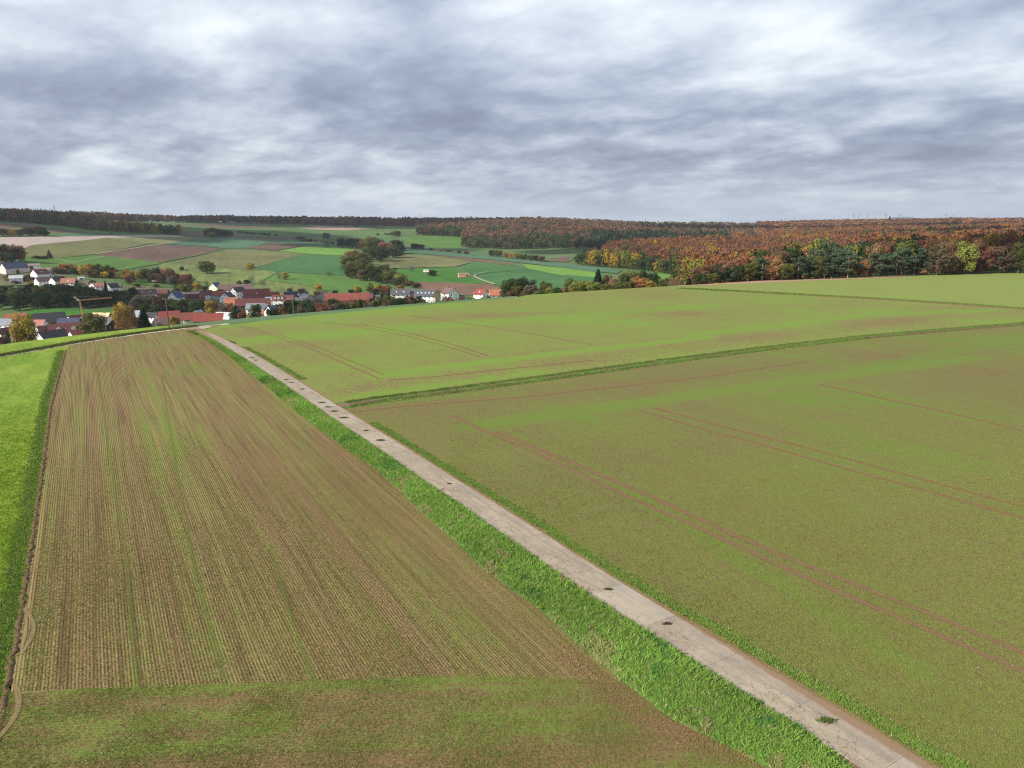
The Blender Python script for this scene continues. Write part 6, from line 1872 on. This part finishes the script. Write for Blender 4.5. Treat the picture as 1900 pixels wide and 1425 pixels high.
HS = [
 ('white gabled house with grey roof cut by the left photo edge, below the dark trees', 8, 591.5, 480, 13, 10, -38, 'gry', WH, 5.5, None, 2, 0, 1),
 ('orange red tiled roof house half hidden behind the big golden tree', 28, 582, 540, 14, 11, 4, 'ora', BEI, 5.0, None, 2, 0, 1),
 ('white house with dark red roof, lowest at the left photo edge', 6, 608.5, 430, 12, 9, 40, 'burg', WH, 5.0, None, 2, 0, 1),
 ('very large dark slate barn at the edge of the shaded meadow', 90, 580.5, 560, 21, 15, 8, 'blk', DKW, 4.5, 6.5, 1, 0, 0, 'barn'),
 ('small house with salmon pink roof between the golden tree and the dark barn', 72, 593.5, 500, 9, 8, -30, 'pnk', WH, 4.5, None, 2, 0, 0),
 ('long dark red roofed house with two cream gabled dormers', 121, 599.5, 475, 20, 11, 4, 'dred', CRM, 5.0, 5.2, 1, 2, 0),
 ('white gabled house with dark red roof left of the two dormers', 82, 604.5, 455, 11, 9, 32, 'dred', WH, 5.0, None, 2, 0, 0),
 ('white gabled house with black roof, nearest to the crest meadow', 93, 613.5, 425, 15, 9, 34, 'blk', WH, 4.5, None, 1, 0, 0),
 ('dark blue roof behind the house with two dormers', 128, 590.5, 515, 14, 10, -22, 'nav', DKW, 5.0, None, 1, 0, 0),
 ('white house with plum red roof and rooflights at the foot of the crane', 146, 584, 540, 16, 10, 30, 'burg', WH, 5.5, None, 2, 0, 1, 3),
 ('small white gabled annex with orange red roof below the cream dormers', 139, 613.5, 425, 7, 6, 32, 'red', WH, 3.5, None, 1, 0, 0),
 ('low flat grey roofed annex just behind the crest meadow', 159, 613.5, 420, 12, 8, 4, 'slt', WH, 2.8, .5, 1, 0, 0, 'flat'),
 ('house under construction with pale new roof boards and brick gable', 188, 580.5, 505, 12, 10, -28, 'wod', BRI_, 5.5, None, 1, 0, 0),
 ('dark slate clad barn with tall gable facing the field', 199, 588, 445, 15, 12, -58, 'slt', DKW, 7.0, 5.0, 1, 0, 0, 'barn'),
 ('brick red barn with light grey roof left of the wide dark conifer', 244, 577, 480, 10, 10, 2, 'lgr', BRI_, 7.5, 4.0, 1, 0, 0, 'barn'),
 ('small white house with dark roof right of the wide dark conifer', 281, 580, 490, 8, 7, -35, 'blk', WH, 5.0, None, 1, 0, 0),
 ('bright red roofed house just right of the white utility pole top', 313, 577.5, 505, 14, 10, 6, 'bred', BRI_, 5.0, None, 1, 0, 0),
 ('dark plum roofed outbuilding at the foot of the utility pole', 302, 590.5, 425, 9, 8, 10, 'brn', DKW, 4.0, None, 1, 0, 0, 'barn'),
 ('tiny white gable peeking over the crest left of the utility pole', 293, 601, 385, 6, 5, 78, 'dred', WH, 3.0, None, 1, 0, 0),
 ('red roofed row house, leftmost of the three in line below the trees', 338, 580.5, 520, 10, 10, 3, 'red', BEI, 4.5, None, 1, 0, 0),
 ('red roofed row house, middle of the three in line below the trees', 358, 580, 515, 13, 10, 2, 'red', BEI, 4.5, None, 1, 0, 1),
 ('long low red roofed barn, rightmost of the three in line below the trees', 386, 582, 515, 18, 10, -2, 'bred', WDB, 4.0, None, 1, 0, 0, 'barn'),
 ('small white gable behind the middle of the red row', 367, 576, 550, 8, 8, 60, 'lgr', WH, 5.0, None, 1, 0, 0),
 ('white house with light grey roof at the end of the red row', 416, 579.5, 490, 11, 9, -32, 'lgr', WH, 5.0, None, 2, 0, 1),
 ('white gabled house with bright blue roof above the brown trees', 326, 541, 690, 10, 10, 45, 'blu', WH, 4.5, 5.0, 2, 0, 0),
 ('brown barn with low grey brown roof right of the blue roofed house', 356, 541.5, 700, 14, 10, 2, 'gbr', WDB, 4.8, 1.6, 1, 0, 0, 'barn flat'),
 ('half-timbered house with rust red gable over a white ground floor', 383, 539, 715, 12, 9, 42, 'dred', WH, 5.0, None, 2, 0, 1, 0, (0.22, 0.085, 0.06)),
 ('red roofed house between the half-timbered house and the white gables', 407, 540, 720, 12, 9, -6, 'red', GRY, 5.0, None, 2, 0, 1),
 ('half-timbered white gable house with black roof above the orange roof', 421, 542.5, 680, 12, 10, 66, 'blk', WH, 5.5, None, 2, 0, 1),
 ('tall cream white house with blue roof, highest of the village centre', 399, 524.5, 820, 11, 8, 58, 'blu', CRM, 7.5, 4.0, 3, 0, 0),
 ('very long purple brown roof behind the tall white gable', 437, 527.5, 800, 33, 12, -3, 'brn', WH, 5.5, 5.0, 2, 0, 0),
 ('tall white gable house with black roof in the village centre', 441, 533, 740, 12, 9, 40, 'blk', WH, 7.5, None, 3, 0, 1),
 ('largest brick red roof with white gable at its left end', 474, 536.5, 730, 25, 14, 13, 'red', WH, 5.5, 6.5, 2, 0, 0, 1),
 ('long dull red roof in front of the largest brick red roof', 474, 547.5, 690, 22, 10, 7, 'dred', WH, 5.0, 4.0, 1, 0, 0),
 ('long dark red brown barn roof, lowest of the red roofs in the centre', 469, 554.5, 655, 28, 12, 2, 'dred', WDB, 5.0, 5.0, 1, 0, 0, 'barn'),
 ('red roof joining the largest brick red roof on its right', 505, 541.5, 710, 12, 10, -4, 'red', WH, 5.5, None, 2, 0, 1),
 ('white house with three small dormers in its red roof', 517, 547.5, 680, 10, 9, -5, 'red', WH, 7.0, None, 2, 3, 0),
 ('narrow pale grey roofed house left of the three dormers', 501, 551, 670, 8, 8, 3, 'lgr', WH, 5.0, 2.5, 2, 0, 0),
 ('rust coloured barn right of the house with three dormers', 534, 547.5, 700, 11, 9, -8, 'rbr', BRI_, 5.0, None, 1, 0, 0, 'barn'),
 ('dark blue solar roof behind the rust coloured barn', 539, 541.5, 740, 12, 9, 2, 'nav', WH, 5.0, None, 2, 0, 0),
 ('white house with black roof and two white dormers', 559, 541.5, 730, 12, 9, 4, 'blk', WH, 5.5, None, 2, 2, 1),
 ('grey gabled house right of the two white dormers', 568, 545, 700, 10, 9, -52, 'gry', GRY, 5.5, None, 2, 0, 1),
 ('bright orange roofed house in front of the white half-timbered gable', 430, 552, 640, 11, 11, -18, 'ora', BEI, 4.5, None, 1, 0, 0),
 ('white house with grey blue roof in front of the dark red barn roof', 474, 563, 570, 14, 9, -12, 'gry', WH, 5.0, None, 2, 0, 0),
 ('brown boarded gable right of the grey blue roof', 492, 564, 550, 10, 9, -62, 'slt', WDB, 5.5, None, 1, 0, 0, 'barn'),
 ('white gabled house with wide dark navy roof near the crest strip', 514, 566, 545, 15, 10, 34, 'nav', WH, 5.0, None, 2, 0, 0),
 ('small shed with vivid orange red roof above the blue-green strip', 493, 575.5, 490, 7, 6, -14, 'ora', BRI_, 3.0, None, 1, 0, 0, 'shed'),
 ('longest red barn roof at the right end of the village', 643, 544, 710, 37, 13, -1, 'red', BRI_, 5.0, 5.5, 1, 0, 0, 'barn'),
 ('small grey brown gabled house at the left end of the longest red roof', 601, 541, 700, 8, 8, 62, 'gry', GRY, 5.0, None, 2, 0, 1),
 ('burgundy roofed outbuilding at the right end of the longest red roof', 686, 545, 700, 7, 8, -22, 'burg', DKW, 4.5, None, 1, 0, 0, 'barn'),
 ('white flat roofed garage between burgundy outbuilding and yellow trees', 698, 548.5, 690, 7, 6, 2, 'lgr', WH, 3.2, .4, 1, 0, 0, 'flat'),
 ('white row house with slate roof, leftmost of the three slate roofs', 742, 536.5, 650, 16, 10, 4, 'slt', WH, 6.5, None, 2, 0, 1, 2),
 ('salmon and white house under the lower middle slate roof', 765, 537.5, 640, 9, 9, 2, 'slt', (0.62, 0.38, 0.28), 6.0, 3.2, 2, 0, 1),
 ('white house with wide slate roof and bright rooflights, rightmost slate roof', 790, 537.5, 635, 17, 11, -8, 'slt', WH, 6.5, None, 2, 0, 1, 5),
 ('white gable house standing alone before the brown field', 834, 534, 600, 12, 10, -55, 'brn', WH, 6.0, None, 3, 0, 1),
 ('low pale garage right of the lone white gable house', 853, 546.5, 560, 9, 6, -8, 'slt', GRY, 3.0, .4, 1, 0, 0, 'flat'),
 ('small white house with crimson roof before the brown field', 893, 537, 600, 9, 8, -38, 'bred', WH, 4.5, None, 2, 0, 0, 1),
 ('orange roofed bungalow at the right end of the village', 924, 537.5, 590, 12, 9, 8, 'ora', BEI, 4.0, 3.4, 1, 0, 0),
 ('large beige farm building with dark blue roof at the upper left', 25, 487.5, 800, 24, 14, 24, 'nav', BEI, 6.0, 5.5, 2, 0, 0, 'barn'),
 ('plum red roof cut by the left photo edge behind the beige farm building', -2, 487.5, 840, 11, 9, 5, 'burg', BEI, 5.5, None, 1, 0, 0),
 ('long hall with flat grey brown roof behind the beige farm building', 58, 489, 850, 17, 12, -4, 'gbr', WH, 4.5, 1.8, 1, 0, 0, 'barn flat'),
 ('two-part brown hall roof behind the white house with crimson roof', 85, 496.5, 810, 19, 12, -6, 'gbr', GRY, 4.0, 2.2, 1, 0, 0, 'barn flat'),
 ('white gabled house with crimson roof in the upper hamlet', 73, 499.5, 770, 14, 11, 33, 'dred', WH, 5.5, None, 2, 0, 0, 1),
 ('tiny white gabled garden house right of the crimson roof', 94.5, 505.5, 780, 5, 5, 70, 'slt', WH, 3.0, None, 1, 0, 0, 'shed'),
 ('long white house with brown grey roof in the row above the brook trees', 80, 514.5, 725, 15, 9, 27, 'brn', WH, 5.0, None, 2, 0, 1),
 ('white gabled house with black roof, middle of the row above the brook trees', 104, 514, 720, 11, 9, 38, 'blk', WH, 5.0, None, 2, 0, 0),
 ('white house with brick coloured roof and black gable, right in the row above the brook', 127, 516.5, 710, 13, 10, -18, 'rbr', WH, 6.0, None, 2, 0, 0, 1, DKW),
 ('white house with pale lilac grey roof below the beige farm building', 29, 511, 730, 12, 9, -3, 'lgr', WH, 4.5, 2.8, 1, 0, 0),
 ('dark low garages below the crimson roof', 52, 514, 735, 10, 7, 3, 'blk', DKW, 3.0, .6, 1, 0, 0, 'shed flat'),
 ('low plum brown roof right of the brick roofed white house', 148, 525, 700, 9, 7, -3, 'brn', GRY, 3.0, 1.5, 1, 0, 0, 'shed'),
 ('small white hut alone in the gardens above the row of white houses', 150, 514, 745, 6, 4, 5, 'lgr', WH, 2.4, .7, 1, 0, 0, 'shed'),
 ('small pinkish red roof left of the black garden conifer', 184, 525.5, 715, 8, 7, 3, 'pnk', WH, 3.5, None, 1, 0, 0),
 ('white gabled house with black roof beside the garden conifer', 208, 526, 705, 10, 9, 36, 'blk', WH, 4.5, None, 1, 0, 0),
 ('small white gable left of the pinkish red roof', 171, 525, 715, 5, 5, 62, 'lgr', WH, 3.4, None, 1, 0, 0),
 ('white house with wide plum brown roof behind the grey brown trees', 271, 537, 690, 17, 10, 2, 'brn', WH, 5.0, 4.0, 2, 0, 0, 2),
 ('dark barn with brick red roof right of the plum brown roof', 301, 537, 685, 11, 9, -24, 'rbr', WDB, 4.0, None, 1, 0, 0, 'barn'),
 ('tiny brown hut under the garden trees', 288, 520, 770, 6, 5, 4, 'gbr', WDB, 2.4, 1.2, 1, 0, 0, 'shed'),
]
for h in HS:
    lab, x, yr, Yg, L, W, th, rf, wl, wh_, rh_, fl, dm, ch = h[:14]
    kd, flat, sk, gb = 'house', False, 0, None
    for e in h[14:]:
        if isinstance(e, str):
            flat = 'flat' in e
            kd = 'barn' if 'barn' in e else 'shed' if 'shed' in e else 'house'
        elif isinstance(e, tuple):
            gb = e
        else:
            sk = e
    house(lab, x, yr, Yg, L, W, th, rf, wl, wh_, rh_, fl, dm, ch, flat, gb, sk, None, kd)

# garden conifer beside the small roofs
tree(194.5, 521, 10, 'spruce', 'sp', None, 690, 'narrow black conifer between the pinkish roof and the white gabled house')
tree(245, 531, 16, 'round', 'dk', None, 670, 'round dark green tree left of the wide plum brown roof')


def box_thing(name, label, cat, x, yb, L, W, hgt, parts, rz=0.0):
    p = hit(x, yb, 400)
    root = empty(name, p, rz)
    tag(root, label, cat)
    for nm, b, mt in parts:
        V, Fc = [], []
        for q in b:
            add_box(V, Fc, *q)
        link(bpy.data.objects.new(nm, pymesh(nm, V, Fc, mt)), root)
    return root


box_thing('brick_shed', 'small pink brick shed with flat roof alone in the meadow', 'shed', 860, 514.3, 11, 5, 3.4,
          [('wall', [(-6.2, 6.2, -3, 3, -.5, 4.4)], plain('pink_brick', PNK, 0.9, 0.15, 1)), ('roof', [(-6.6, 6.6, -3.4, 3.4, 4.4, 4.9)], plain('shed_roof', (0.42, 0.30, 0.26), 0.8, 0.1, 1)),
           ('door', [(3.0, 5.2, -3.06, -2.99, -.1, 3.0)], M_DOOR)], R(14))
box_thing('caravan', 'white caravan parked in the meadow beside the dark round tree', 'caravan', 790.5, 505.5, 6, 3, 3,
          [('body', [(-3.4, 3.4, -1.5, 1.5, .6, 3.4), (-3.0, 3.0, -1.3, 1.3, 3.4, 3.65)], plain('caravan_white', WH, 0.4, 0.03, 1)), ('window', [(-1.6, 1.6, -1.56, -1.49, 1.9, 2.8)], M_GLASS), ('wheel', [(-.5, .5, -1.6, -1.3, -.1, .7)], plain('tyre_black', (0.02, 0.02, 0.02), 0.9)),
           ('drawbar', [(3.4, 4.8, -.1, .1, .6, .75)], plain('tyre_black', (0.02, 0.02, 0.02), 0.9))], R(10))
box_thing('field_barn', 'dark open field shed beside the wide spreading tree on the far hill', 'shed', 720.5, 436, 12, 7, 4,
          [('wall', [(-6.5, 6.5, 2.5, 2.8, -.5, 4), (-6.5, -6.2, -3, 2.5, -.5, 4), (6.2, 6.5, -3, 2.5, -.5, 4)], wallmat(DKW)), ('roof', [(-7, 7, -3.4, 3.2, 4, 4.4)], roofmat(RF['gbr']))])

# dark silage heap on the far teal field
p = hit(205, 434, 400)
V, Fc = [], []
n = 16
for k in range(5):
    zk = [0, 1.2, 2.2, 2.9, 3.2][k]; rk = [1, .86, .62, .35, .05][k]
    for i in range(n):
        a = 2 * math.pi * i / n
        V.append((math.cos(a) * rk * 6.5 * random.uniform(.93, 1.07), math.sin(a) * rk * 3.2 * random.uniform(.93, 1.07), zk - .3))
for k in range(4):
    for i in range(n):
        j = (i + 1) % n
        Fc.append((k*n+i, k*n+j, (k+1)*n+j, (k+1)*n+i))
o = link(bpy.data.objects.new('silage_heap', pymesh('silage_heap', V, Fc, plain('black_foil', (0.03, 0.03, 0.032), 0.6, 0.3, .5))))
o.location = p
tag(o, 'low black silage heap on the far field above the grey stubble', 'heap')

# ------------------------------------------------------------------ crane
s_, f_ = slope(592)
Yc_ = 530.0
uc = (154.5 - 950) / float(f_)
gx, gy = uc * Yc_, Yc_
gz = float(hz(gx, gy))
ztop = H - float(slope(557)[0]) * Yc_
az = math.atan(uc)
root = empty('tower_crane', (gx, gy, gz), -az)
tag(root, 'slender orange tower crane with raised counter jib standing among the near houses', 'crane')
M_CR = plain('crane_orange', (0.50, 0.27, 0.10), 0.5, 0.1, 1)
M_CW = plain('crane_pale', (0.60, 0.55, 0.48), 0.5, 0.1, 1)
hh = ztop - gz


def lattice(V, Fc, a, b, wd, nseg, r=.07):
    a, b = Vector(a), Vector(b)
    d = (b - a).normalized()
    p = d.orthogonal().normalized(); q = d.cross(p)
    cs_ = [(p * sx + q * sy) * wd / 2 for sx, sy in ((-1, -1), (1, -1), (1, 1), (-1, 1))]
    for c in cs_:
        add_tube(V, Fc, a + c, b + c, r, r, 4)
    for i in range(nseg):
        m0 = a.lerp(b, i / nseg); m1 = a.lerp(b, (i + 1) / nseg)
        for k in range(4):
            add_tube(V, Fc, m0 + cs_[k], m1 + cs_[(k + 1) % 4], r * .6, r * .6, 3)


V, Fc = [], []
lattice(V, Fc, (0, 0, 0), (-.8, 0, hh), .75, 22, .09)
link(bpy.data.objects.new('mast', pymesh('mast', V, Fc, M_CR)), root)
V, Fc = [], []
lattice(V, Fc, (-1.4, 0, hh), (20.5, 0, hh + .9), .6, 20, .07)
link(bpy.data.objects.new('jib', pymesh('jib', V, Fc, M_CR)), root)
V, Fc = [], []
lattice(V, Fc, (-.8, 0, hh), (-4.2, 0, hh + 2.7), .6, 5, .09)
lattice(V, Fc, (-.8, 0, hh), (-2.6, 0, hh - .2), .6, 3, .09)
link(bpy.data.objects.new('counter_jib', pymesh('counter_jib', V, Fc, M_CW)), root)
V, Fc = [], []
add_tube(V, Fc, (-4.2, 0, hh + 2.7), (11, 0, hh + 1.9), .05, .05, 4)
add_tube(V, Fc, (11, 0, hh + .9), (11, 0, hh + 2.0), .12, .12, 4)
link(bpy.data.objects.new('tie_cable', pymesh('tie_cable', V, Fc, M_CW)), root)
V, Fc = [], []
add_box(V, Fc, -1.6, 1.6, -1.6, 1.6, -1, .9)
link(bpy.data.objects.new('base_ballast', pymesh('base_ballast', V, Fc, plain('ballast', (0.4, 0.38, 0.35), 0.9))), root)

# ------------------------------------------------------------------ utility poles
M_POLE = plain('pole_wood', (0.10, 0.085, 0.07), 0.9, 0.2, 2)
for x, yb, yt, lab in ((314, 607.5, 553, 'dark wooden utility pole standing at the junction of path and road'),
                       (545, 580.0, 551.5, 'thin utility pole behind the blue-green strip, near the dark row of trees')):
    X0, Y0 = G(x, yb)
    ht = H - float(slope(yt)[0]) * Y0
    root = empty('utility_pole', (X0, Y0, float(hz(X0, Y0)) - .3))
    tag(root, lab, 'pole')
    V, Fc = [], []
    lean = -.2 if x < 400 else 0
    add_tube(V, Fc, (0, 0, 0), (lean, 0, ht + .3), .18, .12, 8)
    link(bpy.data.objects.new('pole', pymesh('pole', V, Fc, M_POLE)), root)
    V, Fc = [], []
    add_tube(V, Fc, (lean - .85, 0, ht), (lean + .85, 0, ht), .10, .10, 5)
    link(bpy.data.objects.new('crossarm', pymesh('crossarm', V, Fc, M_POLE)), root)
    V, Fc = [], []
    for dxi in (-.75, 0, .75):
        add_tube(V, Fc, (lean + dxi, 0, ht + .05), (lean + dxi, 0, ht + .3), .05, .035, 5)
    link(bpy.data.objects.new('insulators', pymesh('insulators', V, Fc, plain('insulator_white', (0.6, 0.58, 0.55), 0.3))), root)

# ------------------------------------------------------------------ far hills, wind turbines and masts
M_HILL = plain('far_hill', (0.035, 0.055, 0.045), 0.95, 0.2, 0.002, 0.02)


def far_hill(x0, x1, ytop, Yd, dep=2500, seed=0):
    """long low ridge tens of kilometres off"""
    r = random.Random(seed)
    V, Fc = [], []
    n, m = 36, 10
    xa = (x0 - 950) / 1365 * Yd; xb = (x1 - 950) / 1365 * Yd
    top = H - float(slope(ytop)[0]) * Yd
    ph = [r.uniform(0, 6) for _ in range(4)]
    for i in range(n + 1):
        k = i / n
        env = math.sin(math.pi * k) ** .7 * (1 + .10 * math.sin(9 * k + ph[0]) + .05 * math.sin(23 * k + ph[1]))
        for j in range(m + 1):
            q = j / m
            z = -95 + (top + 95) * env * math.sin(math.pi * q) ** .8
            V.append((xa + (xb - xa) * k, Yd + (q - .5) * dep, z))
    for i in range(n):
        for j in range(m):
            a = i * (m + 1) + j
            Fc.append((a, a + m + 1, a + m + 2, a + 1))
    me = pymesh('far_hill', V, Fc, M_HILL)
    me.polygons.foreach_set('use_smooth', np.ones(len(me.polygons), bool))
    tag(link(bpy.data.objects.new('far_hill', me)), kind='structure')


far_hill(1290, 1365, 411, 13000, 3000, 1)
far_hill(1640, 1725, 402.5, 15000, 3000, 2)
far_hill(1740, 1800, 403, 15500, 3000, 3)
far_hill(1820, 2150, 403.5, 14000, 3000, 4)
far_hill(1180, 1320, 412, 15000, 3000, 5)
M_TUR = plain('turbine_grey', (0.16, 0.18, 0.21), 0.6, 0.05)


def turbine(x, yhub, rpx, Yd, rot, lab):
    u = (x - 950) / 1366.0
    zh = H - float(slope(yhub)[0]) * Yd
    rl = rpx * Yd / 1366
    root = empty('wind_turbine', (u * Yd, Yd, zh - 190), -math.atan(u) + R(random.uniform(-25, 25)))
    tag(root, lab, 'wind turbine', 'wind turbines on the horizon')
    V, Fc = [], []
    add_tube(V, Fc, (0, 0, 0), (0, 0, 189), 5.2, 2.6, 8)
    link(bpy.data.objects.new('tower', pymesh('tower', V, Fc, M_TUR)), root)
    V, Fc = [], []
    add_box(V, Fc, -3, 3, -4, 10, 186, 193)
    link(bpy.data.objects.new('nacelle', pymesh('nacelle', V, Fc, M_TUR)), root)
    for k in range(3):
        a = rot + k * 2 * math.pi / 3
        d = Vector((math.sin(a), 0, math.cos(a)))
        p = Vector((math.cos(a), 0, -math.sin(a)))
        c = Vector((0, -6, 190))
        V = [c - p * 1.5, c + p * 1.5, c + d * rl * .25 + p * 3.4, c + d * rl + p * .6, c + d * rl - p * .6, c + d * rl * .25 - p * 2.2]
        V = [tuple(v) for v in V] + [(v.x, v.y + 1.4, v.z) for v in V]
        Fc = [(0, 1, 2, 3, 4, 5), (11, 10, 9, 8, 7, 6)] + [(i, (i + 1) % 6, (i + 1) % 6 + 6, i + 6) for i in range(6)]
        link(bpy.data.objects.new('blade', pymesh('blade', V, Fc, M_TUR)), root)


TB = [(781, 400, 2.6, 11000, 0.2, 'far wind turbine on the left, first of three close together above the central skyline'), (794, 401, 2.6, 11000, 1.0, 'far wind turbine, second of three close together above the central skyline'),
      (806, 401, 2.6, 11000, 0.6, 'far wind turbine, third of three close together above the central skyline'), (1456, 406, 2.2, 12000, 0.3, 'tiny wind turbine just right of a dark conifer on the right skyline'),
      (1473.5, 404, 3.0, 11500, 0.1, 'small wind turbine standing alone midway along the right skyline'), (1493, 405.5, 2.0, 12500, 0.9, 'tiny wind turbine left of the tall pair on the right skyline'),
      (1582.5, 398.5, 4.6, 9000, 0.5, 'tall wind turbine, left one of a pair on the right skyline'), (1592.5, 400, 3.8, 9500, 0.9, 'tall wind turbine, right one of a pair on the right skyline'),
      (1608.5, 399, 4.4, 9200, 0.25, 'wind turbine between the pair and the dark skyline conifer'), (1642, 397.5, 4.8, 8800, 0.1, 'wind turbine just left of the dark conifer on the skyline'),
      (1667.5, 398.5, 4.8, 8900, 0.95, 'wind turbine with wide rotor just right of the dark skyline conifer'), (1692, 401, 3.0, 12000, 0.4, 'small wind turbine above the low blue hill'),
      (1753.5, 398.5, 4.0, 9800, 0.15, 'wind turbine, left one of the last two at the right'), (1766.5, 399, 3.4, 10500, 0.7, 'wind turbine, right one of the last two at the right')]
for t_ in TB:
    turbine(*t_)
tree(1651.5, 400.5, 7, 'spruce', 'sp', None, 3100, 'dark conifer sticking out above the autumn wood skyline')
tree(1450, 406.5, 4, 'spruce', 'sp', None, 3000, 'small dark conifer on the skyline left of the tiny turbines')


def mast(x, ytop, Yd, lab):
    u = (x - 950) / 1366.0
    z0 = float(hz(u * Yd, Yd)); z1 = H - float(slope(ytop)[0]) * Yd
    root = empty('radio_mast', (u * Yd, Yd, z0))
    tag(root, lab, 'mast')
    V, Fc = [], []
    lattice(V, Fc, (0, 0, 0), (0, 0, z1 - z0), 1.1, 16, .22)
    link(bpy.data.objects.new('tower', pymesh('tower', V, Fc, M_TUR)), root)
    V, Fc = [], []
    for k in range(3):
        a = k * 2.1
        add_box(V, Fc, math.cos(a) * .9 - .25, math.cos(a) * .9 + .25, math.sin(a) * .9 - .25, math.sin(a) * .9 + .25, z1 - z0 - 5, z1 - z0 - 1)
    link(bpy.data.objects.new('antennas', pymesh('antennas', V, Fc, M_CW)), root)


mast(103.5, 381, 1800, 'thin radio mast rising above the brown wood at the upper left')
mast(456.5, 397, 2800, 'faint thin mast above the skyline wood left of the centre')

# ------------------------------------------------------------------ air
HAZE = 4.2e-5
m = bpy.data.materials.new('haze')
m.use_nodes = True
t = NT(m.node_tree)
pv = t.n('ShaderNodeVolumePrincipled', {'Color': (0.80, 0.87, 1.0, 1), 'Density': HAZE, 'Anisotropy': 0.2})
t.t.links.new(pv.outputs[0], t.n('ShaderNodeOutputMaterial').inputs['Volume'])
V, Fc = [], []
add_box(V, Fc, -34000, 34000, -6000, 33500, -97, 240)
o = link(bpy.data.objects.new('haze', pymesh('haze', V, Fc, m)))
tag(o, 'thin bluish haze in the air over the whole valley', 'haze', None, 'stuff')

# ------------------------------------------------------------------ unseen clouds added to keep parts of the valley in shade
M_SHADE_CLOUD = plain('shade_cloud_white', (0.8, 0.8, 0.82), 1.0, 0.05, 0.001, 0.0)


def shade_cloud(tx, ty, rx_, ry_, seed, hgt=1100.0):
    """unseen shade caster shaped as flat-based cumulus, high on the sun side; its shadow falls round (tx, ty)"""
    r = random.Random(seed)
    k = hgt / sd.z
    c0 = Vector((tx, ty, 0)) + sd * k
    bm = bmesh.new()
    for i in range(9):
        a = r.uniform(0, 6.28); q = math.sqrt(r.random()) * .62
        if i == 0:
            q = 0
        rr = r.uniform(.38, .62)
        ret = bmesh.ops.create_icosphere(bm, subdivisions=3, radius=1.0)
        for v in ret['verts']:
            n = v.co.copy()
            d = 1 + .10 * math.sin(5 * n.x + seed + i) * math.sin(6 * n.y + i) + .06 * math.sin(13 * n.y + 11 * n.z + i)
            v.co = Vector((math.cos(a) * q * rx_ + n.x * rr * rx_ * d, math.sin(a) * q * ry_ + n.y * rr * ry_ * d, max(-.15, n.z) * rr * min(rx_, ry_) * .5 * d))
    me = bpy.data.meshes.new('shade_cloud')
    bm.to_mesh(me); bm.free()
    me.materials.append(M_SHADE_CLOUD)
    o = link(bpy.data.objects.new('shade_cloud', me))
    o.location = c0
    tag(o, kind='structure')


for i, q in enumerate([(-390, 645, 120, 50), (-250, 655, 100, 45), (-1000, 1600, 330, 300), (-700, 1750, 260, 230), (-450, 2500, 700, 260), (150, 1480, 190, 110),
                       (780, 1150, 190, 120), (1250, 2100, 380, 220), (600, 2250, 280, 150), (300, 445, 60, 60), (-330, 1500, 200, 90)]):
    shade_cloud(*q, seed=i + 2)
